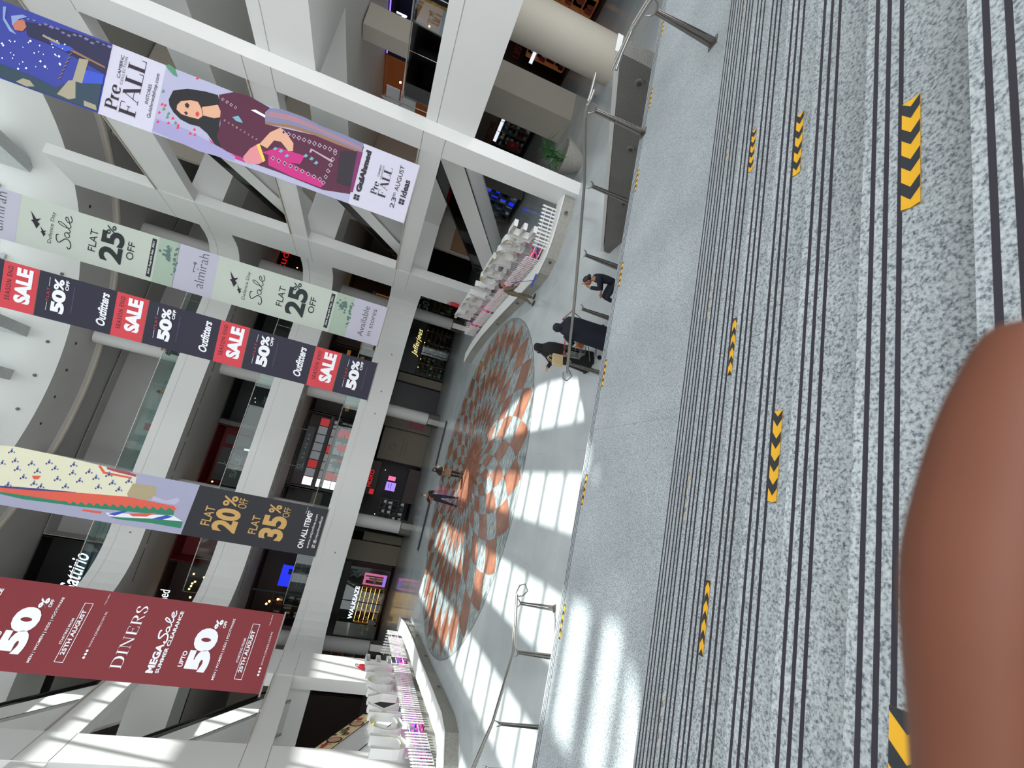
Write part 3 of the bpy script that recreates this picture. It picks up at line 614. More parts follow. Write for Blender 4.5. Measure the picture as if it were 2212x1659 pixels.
# ================================================================ glass balustrades on the far fascias
def balus(label, z, x0, x1, sgap):
    root = thing('glass_balustrade', label, 'balustrade')
    n = int((x1-x0)/sgap); first = None
    for i in range(n):
        a = x0+i*(x1-x0)/n
        if first is None: first = q = M().box(0, (x1-x0)/n-.03, 35.74, 35.755, z-.02, z+.98).build('glass_panel', 'glass', root)
        else: q = first.copy(); COL.objects.link(q); q.parent = root
        q.location.x = a
        M().tube([(a-.015, 35.72, z), (a-.015, 35.72, z+.98)], .012, 6).build('clip_post', 'steel', root)
    M().tube([(x0, 35.75, z+1.02), (x1, 35.75, z+1.02)], .028, 8).build('handrail', 'steel', root, True)
balus('glass balustrade with thin steel handrail on the first floor of the far side', 6.3, -9.5, 10.5, 1.9)
balus('glass balustrade with thin steel handrail on the second floor of the far side', 12.2, -9.5, 10.5, 1.9)
balus('glass balustrade with thin steel handrail on the top floor of the far side', 18.1, -9.5, 10.5, 1.9)
root = thing('glass_balustrade', 'glass balustrade of the first floor right side, before the lit shops', 'balustrade')
for i in range(5): M().box(12.7, 12.72, 5+i*2, 6.96+i*2, 6.2, 7.15).build('glass_panel', 'glass', root)
M().tube([(12.71, 5, 7.2), (12.71, 15, 7.2)], .028, 8).build('handrail', 'steel', root, True)
# white kiosk cabinet and its neighbours on the right first floor
kc = thing('kiosk_cabinet', 'white rounded cabinet with black round signs on the right first floor', 'cabinet', (13.6, 15.0, 6.25), .2)
mat('kiosk', (.80, .86, .86), .4)
M().prism([(-.02, a, b) for a, b in ((-.55, 0), (.55, 0), (.55, .75), (.35, .95), (-.35, .95), (-.55, .75))], (.7, 0, 0)).build('body', 'kiosk', kc)
m = M(); m.box(-.03, -.021, -.38, .38, .66, .8); m.cur = 1
for i in range(3): m.tube([(-.021, .25-i*.25, .5), (-.03, .25-i*.25, .5)], .07, 14); m.box(-.03, -.021, .18-i*.25, .32-i*.25, .2, .34)
m.build('round_signs', ['dgrey', 'black'], kc)
# ================================================================ hanging banners
for n_, c_ in dict(hair=(.04, .035, .06), plum=(.29, .04, .18), plum2=(.45, .12, .35), magenta=(.72, .10, .45), skin=(.80, .62, .54), skin2=(.70, .42, .34), ink=(.13, .08, .14), lip=(.75, .22, .28),
    shawl=(.46, .46, .58), shawl2=(.62, .45, .50), gold=(.55, .40, .30), cuff=(.80, .50, .52), yellow2=(.90, .72, .30), lav=(.58, .56, .72), leaf3=(.30, .52, .40), red=(.82, .15, .28), silver=(.70, .60, .66), aqua=(.42, .62, .68),
    teal=(.16, .24, .30), navy=(.13, .13, .26), blue3=(.20, .30, .72), stone=(.60, .57, .48), sky=(.50, .58, .75), lilac=(.45, .42, .60), cream2=(.88, .87, .76), indigo=(.24, .25, .50), coral=(.87, .36, .28), green=(.16, .50, .38), tan=(.68, .62, .48), shoe=(.72, .72, .82),
    rose=(.62, .30, .36), motif=(.40, .50, .72), bnavy=(.135, .13, .205), bred=(.80, .24, .28), bblack=(.12, .12, .15), bgold=(.78, .62, .36), bpaper=(.80, .80, .84), bpaper2=(.75, .74, .80), bgreen=(.77, .80, .755), bwhite=(.93, .93, .95), dred=(.43, .06, .10), dwhite=(.86, .86, .88), bdark=(.12, .15, .16), treeg=(.36, .47, .45), bgreen2=(.66, .73, .66), artbg=(.64, .64, .74), blueb=(.19, .23, .56)).items(): mat(n_, c_, .65)
ALI = {'yellow': 'yellow2', 'leaf': 'leaf3', 'cream': 'cream2', 'white': 'bwhite'}
ART = """ideas=hair:1.08,7.38 1.37,7.32 1.57,6.98 1.68,6.53 1.72,6.18 1.47,6.03 1.1,5.98 0.79,5.94 0.59,5.74 0.21,5.69 0.32,5.97 0.54,6.22 0.65,6.47 0.62,6.72 0.66,6.98 0.78,7.19 0.93,7.33|plum:1.74,6.15 1.98,5.78 2.03,5.37 1.93,4.74 1.75,4.84 1.42,4.76 1.59,3.72 1.88,1.85 0.3,1.89 0.13,2.71 0.18,4.09 0.17,4.78 0.21,5.13 0.24,5.72 0.54,5.95 0.94,5.94|magenta:0.42,6.16 0.2,5.72 0.23,5.19 0.11,5.02 0.11,5.49 0.19,5.94|magenta:0.55,4.47 0.57,3.74 0.38,2.68 0.18,2.78 0.19,3.65 0.28,4.41|magenta:0.59,4.65 0.9,4.24 0.94,3.47 0.65,3.54 0.52,4.08|skin:0.89,7.13 1.02,7.14 1.16,7.07 1.29,6.84 1.32,6.64 1.17,6.51 0.98,6.44 0.85,6.53 0.82,6.76 0.81,6.98|skin:1.22,6.51 1.45,6.12 1.3,6.01 1.13,5.99 1.04,6.13 1,6.43|ink:1.12,6.96 1.19,6.9 1.14,6.83 1.04,6.85 1.05,6.92|ink:0.89,6.93 0.94,6.88 0.9,6.82 0.83,6.86|lip:0.99,6.64 1.06,6.59 1.01,6.53 0.91,6.55 0.91,6.61|shawl:1.93,4.74 2.03,4.39 2.05,3.76 1.99,3.18 2,2.52 1.97,1.88 1.65,1.87 1.64,2.65 1.65,3.38 1.59,4.07 1.42,4.76 1.68,4.84|shawl2:1.83,4.74 1.96,4.07 1.92,3.36 1.83,1.9 1.75,1.89 1.82,3.33 1.8,4.11 1.66,4.8|gold:1.49,4.76 1.68,4.08 1.74,3.35 1.73,2.58 1.7,1.88 1.65,1.87 1.63,2.63 1.65,3.36 1.58,4.07 1.42,4.75|skin:0.79,4.79 1.24,4.58 1.49,4.33 1.41,4.15 1.18,3.87 0.95,3.83 0.9,3.96 1.09,4.22 1.05,4.42 0.75,4.55|cuff:0.25,5.14 0.56,5.01 0.8,4.81 0.37,4.53 0.21,4.67 0.09,4.98|yellow:0.73,4.86 0.81,4.79 0.38,4.52 0.31,4.57|white:1.66,5.24 1.72,5.12 1.67,4.82 1.6,4.81|lav:0.07,7.61 0.44,7.59 0.44,6.74 0.27,5.73 0.17,5.34 0.04,5.35 -0.04,6.32|leaf:1.96,7.64 2.03,7.57 1.97,7.38 1.78,7.28 1.79,7.4 1.87,7.54|ink:1.47,2.51 1.68,1.97 0.51,1.93 0.49,2.37|plum2:1.64,2 1.7,1.84 0.39,1.82 0.36,1.91|red:0.84,7.55 0.93,7.52 0.9,7.47 0.85,7.5|red:0.59,7.57 0.68,7.55 0.64,7.5 0.6,7.53|red:0.84,7.47 0.93,7.44 0.9,7.39 0.85,7.42|red:0.4,7.29 0.48,7.26 0.45,7.21 0.4,7.24|red:0.57,7.21 0.66,7.18 0.62,7.13 0.57,7.16|red:0.36,7.03 0.45,7 0.42,6.95 0.37,6.98|red:0.48,6.6 0.57,6.58 0.53,6.53 0.49,6.55|red:0.34,6.56 0.43,6.53 0.39,6.48 0.35,6.51|red:0.32,6.68 0.41,6.66 0.38,6.61 0.33,6.63|red:0.32,7.55 0.41,7.53 0.38,7.48 0.33,7.5|red:1.92,6.83 2,6.8 1.97,6.75 1.92,6.78|red:0.43,7.04 0.52,7.01 0.48,6.96 0.43,6.99|leaf:0.73,7.48 0.83,7.46 0.79,7.4 0.73,7.43|leaf:0.54,7.35 0.65,7.32 0.6,7.27 0.55,7.3|leaf:1.2,7.59 1.31,7.57 1.26,7.51 1.21,7.54|leaf:0.65,7.34 0.75,7.31 0.71,7.26 0.65,7.29|leaf:0.46,7.12 0.57,7.09 0.52,7.03 0.47,7.06|silver:1.36,4.28 1.46,4.23 1.41,4.16 1.32,4.2|ink:1.37,4.25 1.43,4.23 1.4,4.18 1.34,4.21|silver:1.36,4.12 1.46,4.08 1.41,4 1.32,4.05|ink:1.37,4.1 1.43,4.07 1.4,4.03 1.35,4.05|silver:1.37,3.97 1.46,3.93 1.42,3.85 1.32,3.89|ink:1.38,3.95 1.43,3.92 1.41,3.87 1.35,3.9|silver:1.37,3.82 1.47,3.77 1.42,3.69 1.32,3.74|ink:1.38,3.79 1.44,3.76 1.41,3.72 1.35,3.74|silver:1.37,3.66 1.47,3.62 1.42,3.54 1.33,3.58|ink:1.38,3.64 1.44,3.61 1.41,3.56 1.36,3.59|silver:1.38,3.5 1.47,3.46 1.43,3.38 1.33,3.42|ink:1.39,3.48 1.44,3.45 1.42,3.41 1.36,3.43|silver:1.38,3.35 1.48,3.3 1.43,3.22 1.33,3.27|ink:1.39,3.32 1.45,3.3 1.42,3.25 1.36,3.27|silver:1.38,3.19 1.48,3.14 1.43,3.06 1.34,3.11|ink:1.39,3.16 1.45,3.14 1.42,3.09 1.37,3.12|silver:1.39,3.03 1.48,2.99 1.44,2.9 1.34,2.95|ink:1.4,3.01 1.45,2.98 1.43,2.93 1.37,2.96|silver:1.39,2.87 1.49,2.83 1.44,2.74 1.34,2.79|ink:1.4,2.85 1.46,2.82 1.43,2.77 1.37,2.8|silver:1.39,2.71 1.49,2.67 1.44,2.58 1.34,2.63|ink:1.4,2.68 1.46,2.66 1.43,2.61 1.37,2.64|silver:0.51,4.39 0.6,4.34 0.55,4.27 0.46,4.31|ink:0.52,4.36 0.57,4.34 0.54,4.29 0.49,4.32|silver:0.49,4.21 0.59,4.17 0.54,4.09 0.44,4.13|ink:0.5,4.19 0.56,4.16 0.53,4.11 0.47,4.14|silver:0.48,4.03 0.57,3.99 0.53,3.91 0.43,3.95|ink:0.49,4.01 0.54,3.98 0.52,3.93 0.46,3.96|silver:0.46,3.85 0.56,3.81 0.51,3.73 0.42,3.77|ink:0.47,3.83 0.53,3.8 0.5,3.75 0.45,3.78|silver:0.45,3.67 0.55,3.63 0.5,3.55 0.4,3.59|ink:0.46,3.65 0.52,3.62 0.49,3.57 0.43,3.6|silver:0.44,3.49 0.53,3.44 0.48,3.36 0.39,3.41|ink:0.45,3.46 0.5,3.44 0.47,3.39 0.42,3.42|silver:0.42,3.3 0.52,3.26 0.47,3.18 0.37,3.22|ink:0.43,3.28 0.49,3.25 0.46,3.2 0.4,3.23|silver:0.41,3.12 0.5,3.08 0.46,2.99 0.36,3.04|ink:0.42,3.1 0.47,3.07 0.45,3.02 0.39,3.05|silver:0.39,2.93 0.49,2.89 0.44,2.81 0.34,2.85|ink:0.4,2.91 0.46,2.88 0.43,2.83 0.37,2.86|silver:1.32,2.69 1.42,2.65 1.37,2.57 1.28,2.61|ink:1.33,2.67 1.39,2.64 1.36,2.59 1.31,2.62|silver:1.12,2.72 1.22,2.67 1.17,2.59 1.08,2.63|ink:1.13,2.69 1.19,2.66 1.16,2.61 1.11,2.64|silver:0.93,2.74 1.02,2.69 0.97,2.61 0.88,2.66|ink:0.93,2.71 0.99,2.69 0.96,2.64 0.91,2.66|silver:0.73,2.76 0.82,2.72 0.77,2.63 0.68,2.68|ink:0.74,2.74 0.79,2.71 0.76,2.66 0.71,2.69|silver:0.53,2.78 0.62,2.74 0.57,2.66 0.48,2.7|ink:0.54,2.76 0.59,2.73 0.56,2.68 0.51,2.71|silver:0.33,2.81 0.42,2.76 0.37,2.68 0.28,2.73|ink:0.34,2.78 0.39,2.75 0.36,2.71 0.31,2.73|silver:1.63,6.06 1.7,6.03 1.67,5.98 1.6,6.01|ink:1.64,6.04 1.68,6.02 1.66,5.99 1.62,6.01|silver:1.6,5.94 1.67,5.91 1.64,5.85 1.57,5.89|ink:1.61,5.92 1.65,5.9 1.63,5.87 1.59,5.89|silver:1.57,5.82 1.64,5.79 1.61,5.73 1.54,5.76|ink:1.58,5.8 1.62,5.78 1.6,5.75 1.56,5.77|silver:1.54,5.69 1.61,5.66 1.58,5.61 1.51,5.64|ink:1.55,5.68 1.59,5.66 1.57,5.63 1.53,5.64|silver:1.07,5.87 1.12,5.85 1.1,5.82 1.05,5.84|ink:1.08,5.86 1.1,5.85 1.09,5.83 1.07,5.84|silver:1.05,5.75 1.09,5.73 1.07,5.7 1.03,5.72|ink:1.06,5.74 1.08,5.73 1.07,5.71 1.04,5.72|silver:1.03,5.64 1.07,5.62 1.05,5.58 1.01,5.6|ink:1.03,5.63 1.06,5.61 1.05,5.59 1.02,5.61|silver:1,5.52 1.05,5.5 1.03,5.46 0.98,5.48|ink:1.01,5.51 1.03,5.5 1.02,5.48 1,5.49|silver:0.98,5.4 1.02,5.38 1,5.35 0.96,5.37|ink:0.98,5.39 1.01,5.38 1,5.36 0.97,5.37|silver:0.96,5.28 1,5.26 0.98,5.23 0.93,5.25|ink:0.96,5.27 0.99,5.26 0.97,5.24 0.95,5.25|silver:0.93,5.16 0.97,5.14 0.95,5.11 0.91,5.13|ink:0.94,5.15 0.96,5.14 0.95,5.12 0.92,5.13|silver:0.91,5.04 0.95,5.02 0.93,4.99 0.88,5.01|ink:0.91,5.03 0.94,5.02 0.92,5 0.9,5.01|silver:0.88,4.92 0.93,4.9 0.9,4.87 0.86,4.89|ink:0.89,4.91 0.91,4.9 0.9,4.88 0.87,4.89|silver:1.19,3.37 1.22,3.33 1.11,2.64 1.04,2.64|silver:1.09,3.37 1.22,3.34 1.22,3.29 1.1,3.31|aqua:1.26,5.67 1.36,5.52 1.28,5.42 1.21,5.36 1.19,5.47 1.2,5.57|aqua:0.78,4.39 0.88,4.34 0.85,4.26 0.77,4.31|aqua:0.77,4.22 0.88,4.17 0.85,4.09 0.77,4.13|aqua:0.7,4.03 0.8,3.97 0.77,3.89 0.7,3.94|aqua:0.9,3.51 1.01,3.45 0.98,3.37 0.9,3.42|aqua:0.88,3.32 0.99,3.27 0.96,3.19 0.88,3.23|aqua:0.81,3.16 0.92,3.11 0.89,3.03 0.81,3.07|teal:0.37,11.41 0.35,10.59 0.28,10.08 0.62,9.74 0.89,9.04 0.04,9.02 0.04,9.69 0.02,10.54 0.04,11.36|navy:1.66,11.04 1.82,10.51 1.9,9.74 1.93,9 1.1,9 1.23,9.62 1.34,10.26 1.34,10.92|blue3:1.42,10.44 1.48,9.95 1.44,9.83 1.31,10.03 1.35,10.32|blue3:1.02,9.58 1.09,9.04 0.83,9.02 0.63,9.57|stone:0.63,9.73 1.27,9.68 1.32,9.46 0.64,9.5|stone:0.12,10.02 0.59,9.82 0.66,9.66 0.19,9.58 0.09,9.73 0.11,9.85|stone:0.06,10.98 0.21,10.84 0.22,10.68 0.11,10.55 0.03,10.73|stone:0.21,9.38 0.2,9.08 0.07,9.03 0.07,9.35|skin2:1.47,11.29 1.64,11.21 1.69,11.05 1.55,10.98 1.41,11.04 1.36,11.21|sky:1.83,11.56 1.86,11.49 1.56,11.47 1.38,11.31 1.26,11.15 1.28,11.32 1.51,11.51|sky:1.68,11.35 1.82,11.11 1.81,11 1.66,11.19 1.45,11.29|white:1.06,11.19 1.1,11.17 1.08,11.15 1.05,11.16|white:1.04,11.31 1.07,11.29 1.05,11.27 1.03,11.28|white:0.93,10.12 0.97,10.1 0.95,10.07 0.91,10.09|white:0.71,11.15 0.74,11.14 0.72,11.11 0.7,11.13|white:1.02,11.27 1.05,11.26 1.03,11.24 1.01,11.25|white:0.91,10.11 0.96,10.08 0.93,10.05 0.89,10.07|white:1.35,10.37 1.38,10.36 1.36,10.33 1.34,10.35|white:0.8,10.56 0.85,10.53 0.82,10.5 0.78,10.52|white:1.48,10.28 1.52,10.26 1.5,10.23 1.47,10.24|white:1.02,10.51 1.04,10.5 1.02,10.48 1,10.49|white:1.22,10.87 1.27,10.84 1.24,10.8 1.2,10.83|white:1.1,10.23 1.13,10.21 1.11,10.19 1.09,10.2|white:1.11,10.17 1.16,10.15 1.13,10.11 1.08,10.13|white:1.12,10.26 1.16,10.24 1.14,10.22 1.11,10.23|white:1.03,10.63 1.06,10.61 1.04,10.59 1.02,10.6|white:0.54,10.99 0.56,10.98 0.54,10.96 0.53,10.97|white:0.53,11.39 0.56,11.37 0.54,11.35 0.51,11.36|white:0.96,10.72 0.99,10.7 0.97,10.68 0.94,10.69|white:1.47,10.09 1.51,10.07 1.49,10.04 1.46,10.06|white:0.62,11.16 0.65,11.15 0.63,11.13 0.61,11.14|white:0.62,10.93 0.65,10.92 0.63,10.89 0.61,10.91|white:0.62,10.62 0.65,10.61 0.63,10.59 0.61,10.6|white:0.85,11.42 0.9,11.4 0.87,11.37 0.83,11.39|white:1.2,10.63 1.23,10.62 1.21,10.59 1.18,10.61|white:0.74,11.22 0.77,11.21 0.75,11.19 0.74,11.2|white:0.71,10.44 0.76,10.41 0.73,10.37 0.68,10.39|white:0.69,10.35 0.71,10.34 0.69,10.33 0.68,10.33|white:0.4,11.01 0.44,10.99 0.42,10.95 0.38,10.97|white:0.49,10.84 0.53,10.81 0.51,10.78 0.47,10.8|white:1.28,10.33 1.31,10.32 1.29,10.29 1.27,10.31|white:1.17,10.89 1.2,10.87 1.18,10.85 1.15,10.86|white:1.34,10.11 1.37,10.1 1.35,10.08 1.34,10.09|white:0.89,11.46 0.93,11.43 0.91,11.4 0.87,11.42|white:1,10.98 1.02,10.97 1,10.95 0.99,10.96|lilac:1.67,11.13 1.71,11.11 1.7,11.04 1.66,11.07|lilac:1.75,11 1.79,10.99 1.78,10.93 1.74,10.95|lilac:1.77,10.88 1.81,10.86 1.8,10.79 1.76,10.82|lilac:1.72,10.73 1.76,10.71 1.75,10.65 1.71,10.68|lilac:1.78,10.62 1.83,10.6 1.82,10.52 1.77,10.55|lilac:1.76,10.5 1.83,10.47 1.82,10.36 1.75,10.4|lilac:1.79,10.35 1.84,10.33 1.83,10.24 1.78,10.27|lilac:1.74,10.2 1.79,10.18 1.78,10.1 1.73,10.13|lilac:1.73,10.06 1.78,10.04 1.77,9.96 1.71,9.99|lilac:1.8,9.94 1.85,9.91 1.84,9.83 1.79,9.86|lilac:1.83,9.8 1.88,9.78 1.87,9.7 1.82,9.73|lilac:1.81,9.67 1.87,9.64 1.87,9.54 1.8,9.58|lilac:1.77,9.51 1.82,9.49 1.81,9.4 1.76,9.43|lilac:1.86,9.38 1.9,9.36 1.89,9.28 1.85,9.31|lilac:1.85,9.23 1.89,9.21 1.88,9.14 1.84,9.17|lilac:1.85,9.11 1.91,9.08 1.9,8.98 1.83,9.02|stone:1.48,10.6 1.54,10.57 1.5,10.53 1.46,10.55|stone:1.47,10.55 1.53,10.52 1.49,10.48 1.45,10.5|stone:1.47,10.5 1.52,10.47 1.49,10.42 1.44,10.45|stone:1.46,10.45 1.52,10.42 1.48,10.37 1.44,10.4|stone:1.45,10.4 1.51,10.37 1.47,10.32 1.43,10.35|stone:1.45,10.35 1.51,10.32 1.47,10.27 1.42,10.3|stone:1.44,10.29 1.5,10.27 1.46,10.22 1.42,10.25|stone:1.44,10.24 1.49,10.21 1.46,10.17 1.41,10.19|gold:1.37,9.93 1.42,9.82 1.31,9.06 1.26,9.03|gold:0.52,10.05 0.59,9.99 0.61,10.01 0.53,10.06|gold:0.64,10.03 0.71,9.97 0.73,9.98 0.65,10.04|gold:0.76,10.01 0.84,9.94 0.85,9.96 0.77,10.02|gold:0.88,9.98 0.96,9.92 0.97,9.94 0.89,10|gold:1,9.96 1.08,9.9 1.09,9.92 1.01,9.98|gold:1.12,9.94 1.2,9.88 1.21,9.9 1.13,9.95|gold:1.24,9.92 1.32,9.86 1.33,9.88 1.25,9.93
mtj=cream:2.31,13.69 2.38,13.18 2.35,11.32 2.28,9.99 2.21,8.49 1.77,8.39 1.18,8.47 0.99,10.15 0.89,11.62 0.7,13|indigo:0.73,13.01 0.87,11.83 1,10.37 0.93,10.39 0.78,11.79 0.66,12.98|coral:0.66,12.98 0.78,11.79 1.01,10.16 1.19,8.43 1.14,6.54 1.03,6.57 0.81,8.74 0.54,10.84 0.5,12.09 0.5,12.91|green:0.5,12.91 0.54,10.84 0.81,8.74 1.08,6.52 0.74,6.47 0.62,7.75 0.45,9.94 0.36,12.03 0.41,12.87|white:0.38,9.02 0.73,6.47 0.56,6.02 0.34,7.17 0.28,8.85|coral:0.37,9.86 0.4,9.16 0.3,9.17 0.29,9.87|coral:0.49,8.16 0.74,7.13 0.5,7.47 0.42,7.99|blue3:0.34,8.92 0.6,8.38 0.58,8.24 0.32,8.64|blue3:0.38,7.38 0.71,6.74 0.69,6.45 0.37,7.04|green:0.24,8.79 0.46,7.22 0.56,6.01 0.26,5.98 0.27,7.15 0.2,8.5|coral:0.59,10.6 0.62,10.32 0.48,10.39|coral:0.62,10.32 0.66,10.04 0.51,10.11|coral:0.65,10.03 0.69,9.75 0.54,9.82|coral:0.69,9.75 0.72,9.46 0.58,9.54|coral:0.72,9.46 0.76,9.17 0.61,9.25|coral:0.76,9.17 0.79,8.88 0.65,8.95|coral:0.79,8.88 0.83,8.58 0.68,8.66|coral:0.83,8.58 0.87,8.28 0.72,8.36|coral:0.86,8.28 0.9,7.98 0.75,8.06|coral:0.9,7.98 0.94,7.68 0.79,7.76|coral:0.93,7.68 0.97,7.37 0.82,7.46|coral:0.97,7.37 1.01,7.06 0.86,7.15|coral:1.01,7.06 1.05,6.75 0.89,6.84|coral:1.05,6.75 1.08,6.44 0.93,6.53|tan:1.3,8.54 1.78,8.49 1.83,7.56 1.44,7.44 1.19,7.68 1.22,8.48|shoe:1.41,7.53 1.31,6.97 1.54,6.56 1.4,6.44 1.21,6.59 1.19,7.11 1.23,7.55|coral:2.24,10.03 2.28,9.95 2.05,9.68 2.04,8.61 1.96,8.63 1.96,9.73|rose:2.26,9.71 2.25,8.93 2.18,8.48 2.08,8.49 2.12,9.25 2.17,9.66|indigo:2.15,13.27 2.23,13.24 2.18,13.16 2.1,13.19|motif:2.13,13.14 2.19,13.13 2.15,13.07 2.09,13.09|indigo:2.08,13.31 2.14,13.3 2.1,13.24 2.04,13.26|motif:2.25,13.27 2.3,13.25 2.26,13.19 2.21,13.21|indigo:1.62,13.37 1.7,13.35 1.64,13.27 1.57,13.29|motif:1.6,13.25 1.65,13.23 1.61,13.17 1.56,13.19|indigo:1.55,13.41 1.6,13.4 1.57,13.34 1.51,13.36|motif:1.71,13.37 1.77,13.35 1.73,13.29 1.67,13.31|indigo:1.81,13 1.88,12.97 1.83,12.89 1.75,12.91|motif:1.78,12.87 1.84,12.85 1.8,12.79 1.75,12.81|indigo:1.74,13.04 1.79,13.02 1.75,12.96 1.7,12.98|motif:1.9,12.99 1.95,12.98 1.92,12.92 1.86,12.94|indigo:1.5,12.78 1.58,12.76 1.52,12.67 1.45,12.7|motif:1.48,12.65 1.53,12.64 1.49,12.58 1.44,12.6|indigo:1.43,12.83 1.48,12.81 1.45,12.75 1.39,12.77|motif:1.59,12.78 1.65,12.76 1.61,12.7 1.55,12.72|indigo:1.81,12.41 1.89,12.38 1.84,12.3 1.76,12.33|motif:1.79,12.28 1.84,12.26 1.81,12.2 1.75,12.22|indigo:1.74,12.46 1.8,12.44 1.76,12.38 1.7,12.4|motif:1.9,12.41 1.96,12.39 1.92,12.33 1.87,12.35|indigo:1.99,11.84 2.07,11.82 2.02,11.73 1.94,11.76|motif:1.97,11.71 2.03,11.69 1.99,11.63 1.93,11.65|indigo:1.92,11.89 1.97,11.87 1.94,11.81 1.88,11.83|motif:2.09,11.84 2.14,11.82 2.1,11.76 2.05,11.78|indigo:1.8,11.55 1.88,11.52 1.82,11.44 1.74,11.47|motif:1.78,11.42 1.83,11.4 1.79,11.34 1.74,11.36|indigo:1.73,11.6 1.78,11.58 1.74,11.52 1.69,11.54|motif:1.89,11.54 1.95,11.52 1.91,11.46 1.85,11.48|indigo:2.09,10.97 2.17,10.94 2.11,10.85 2.03,10.88|motif:2.06,10.83 2.12,10.81 2.08,10.75 2.02,10.77|indigo:2.01,11.02 2.07,10.99 2.03,10.93 1.97,10.96|motif:2.18,10.96 2.24,10.94 2.2,10.88 2.14,10.9|indigo:1.55,12.09 1.63,12.06 1.57,11.98 1.5,12.01|motif:1.53,11.96 1.58,11.94 1.54,11.88 1.49,11.9|indigo:1.48,12.13 1.53,12.11 1.5,12.06 1.44,12.08|motif:1.64,12.08 1.7,12.06 1.66,12.01 1.61,12.03|indigo:1.22,12.45 1.29,12.43 1.24,12.34 1.16,12.37|motif:1.19,12.33 1.25,12.31 1.21,12.25 1.16,12.27|indigo:1.15,12.5 1.2,12.48 1.16,12.42 1.11,12.44|motif:1.31,12.45 1.36,12.43 1.33,12.37 1.27,12.39|indigo:1.39,11.29 1.47,11.26 1.42,11.18 1.34,11.21|motif:1.37,11.16 1.42,11.14 1.39,11.08 1.33,11.1|indigo:1.32,11.34 1.37,11.32 1.34,11.26 1.28,11.28|motif:1.48,11.29 1.54,11.27 1.5,11.21 1.45,11.23|indigo:1.74,10.87 1.82,10.84 1.77,10.76 1.69,10.79|motif:1.72,10.74 1.77,10.72 1.74,10.66 1.68,10.68|indigo:1.67,10.92 1.72,10.9 1.69,10.84 1.63,10.86|motif:1.84,10.86 1.89,10.84 1.85,10.78 1.8,10.8|indigo:1.91,10.32 1.99,10.29 1.94,10.2 1.86,10.23|motif:1.89,10.18 1.95,10.16 1.91,10.1 1.85,10.12|indigo:1.84,10.37 1.9,10.35 1.86,10.29 1.8,10.31|motif:2.01,10.31 2.07,10.29 2.03,10.23 1.97,10.25|indigo:1.48,10.5 1.56,10.47 1.51,10.39 1.43,10.42|motif:1.46,10.37 1.52,10.35 1.48,10.29 1.42,10.31|indigo:1.41,10.55 1.47,10.53 1.43,10.47 1.37,10.49|motif:1.58,10.5 1.63,10.47 1.6,10.41 1.54,10.44|indigo:1.73,9.98 1.81,9.94 1.75,9.86 1.67,9.89|motif:1.7,9.84 1.76,9.82 1.72,9.76 1.66,9.78|indigo:1.65,10.03 1.71,10 1.67,9.94 1.61,9.97|motif:1.82,9.97 1.88,9.95 1.84,9.89 1.78,9.91|indigo:1.36,9.74 1.44,9.71 1.38,9.62 1.3,9.66|motif:1.34,9.6 1.39,9.58 1.35,9.52 1.3,9.54|indigo:1.29,9.79 1.34,9.77 1.3,9.71 1.25,9.73|motif:1.45,9.73 1.51,9.71 1.47,9.65 1.42,9.67|indigo:1.14,10.89 1.22,10.86 1.17,10.78 1.09,10.81|motif:1.12,10.76 1.18,10.74 1.14,10.68 1.08,10.7|indigo:1.07,10.94 1.13,10.92 1.09,10.86 1.04,10.88|motif:1.24,10.88 1.29,10.86 1.25,10.8 1.2,10.82|indigo:0.97,11.72 1.05,11.69 0.99,11.61 0.92,11.64|motif:0.95,11.59 1,11.57 0.96,11.51 0.91,11.53|indigo:0.9,11.76 0.96,11.74 0.92,11.69 0.86,11.71|motif:1.06,11.71 1.12,11.69 1.08,11.64 1.02,11.65|indigo:1.04,12 1.11,11.97 1.06,11.89 0.98,11.92|motif:1.01,11.87 1.07,11.85 1.03,11.79 0.98,11.81|indigo:0.97,12.04 1.02,12.03 0.98,11.97 0.93,11.99|motif:1.13,11.99 1.18,11.98 1.15,11.92 1.09,11.94|indigo:0.81,12.82 0.89,12.79 0.84,12.71 0.76,12.74|motif:0.79,12.69 0.84,12.67 0.81,12.62 0.75,12.64|indigo:0.75,12.86 0.8,12.84 0.76,12.79 0.71,12.8|motif:0.9,12.82 0.96,12.8 0.92,12.74 0.87,12.76|indigo:1.42,8.97 1.5,8.94 1.44,8.85 1.36,8.88|motif:1.39,8.83 1.45,8.81 1.41,8.75 1.35,8.77|indigo:1.34,9.02 1.4,9 1.36,8.94 1.3,8.96|motif:1.51,8.96 1.57,8.94 1.53,8.88 1.47,8.9|indigo:1.63,9.31 1.71,9.27 1.66,9.19 1.58,9.22|motif:1.61,9.17 1.67,9.14 1.63,9.08 1.57,9.11|indigo:1.56,9.36 1.62,9.33 1.58,9.27 1.52,9.3|motif:1.73,9.3 1.79,9.27 1.75,9.21 1.69,9.24|indigo:1.83,8.74 1.92,8.7 1.86,8.62 1.78,8.65|motif:1.81,8.6 1.87,8.57 1.83,8.51 1.77,8.54|indigo:1.76,8.79 1.82,8.77 1.78,8.71 1.72,8.73|motif:1.93,8.73 1.99,8.71 1.95,8.64 1.89,8.67|indigo:1.95,9.56 2.03,9.53 1.97,9.45 1.89,9.48|motif:1.92,9.43 1.98,9.4 1.94,9.34 1.88,9.37|indigo:1.87,9.62 1.93,9.59 1.89,9.53 1.83,9.56|motif:2.04,9.56 2.1,9.53 2.06,9.47 2,9.5|coral:1.34,12.13 1.4,11.84 1.24,11.86 1.21,12.01"""
ART = dict(l.split('=', 1) for l in ART.strip().split('\n'))
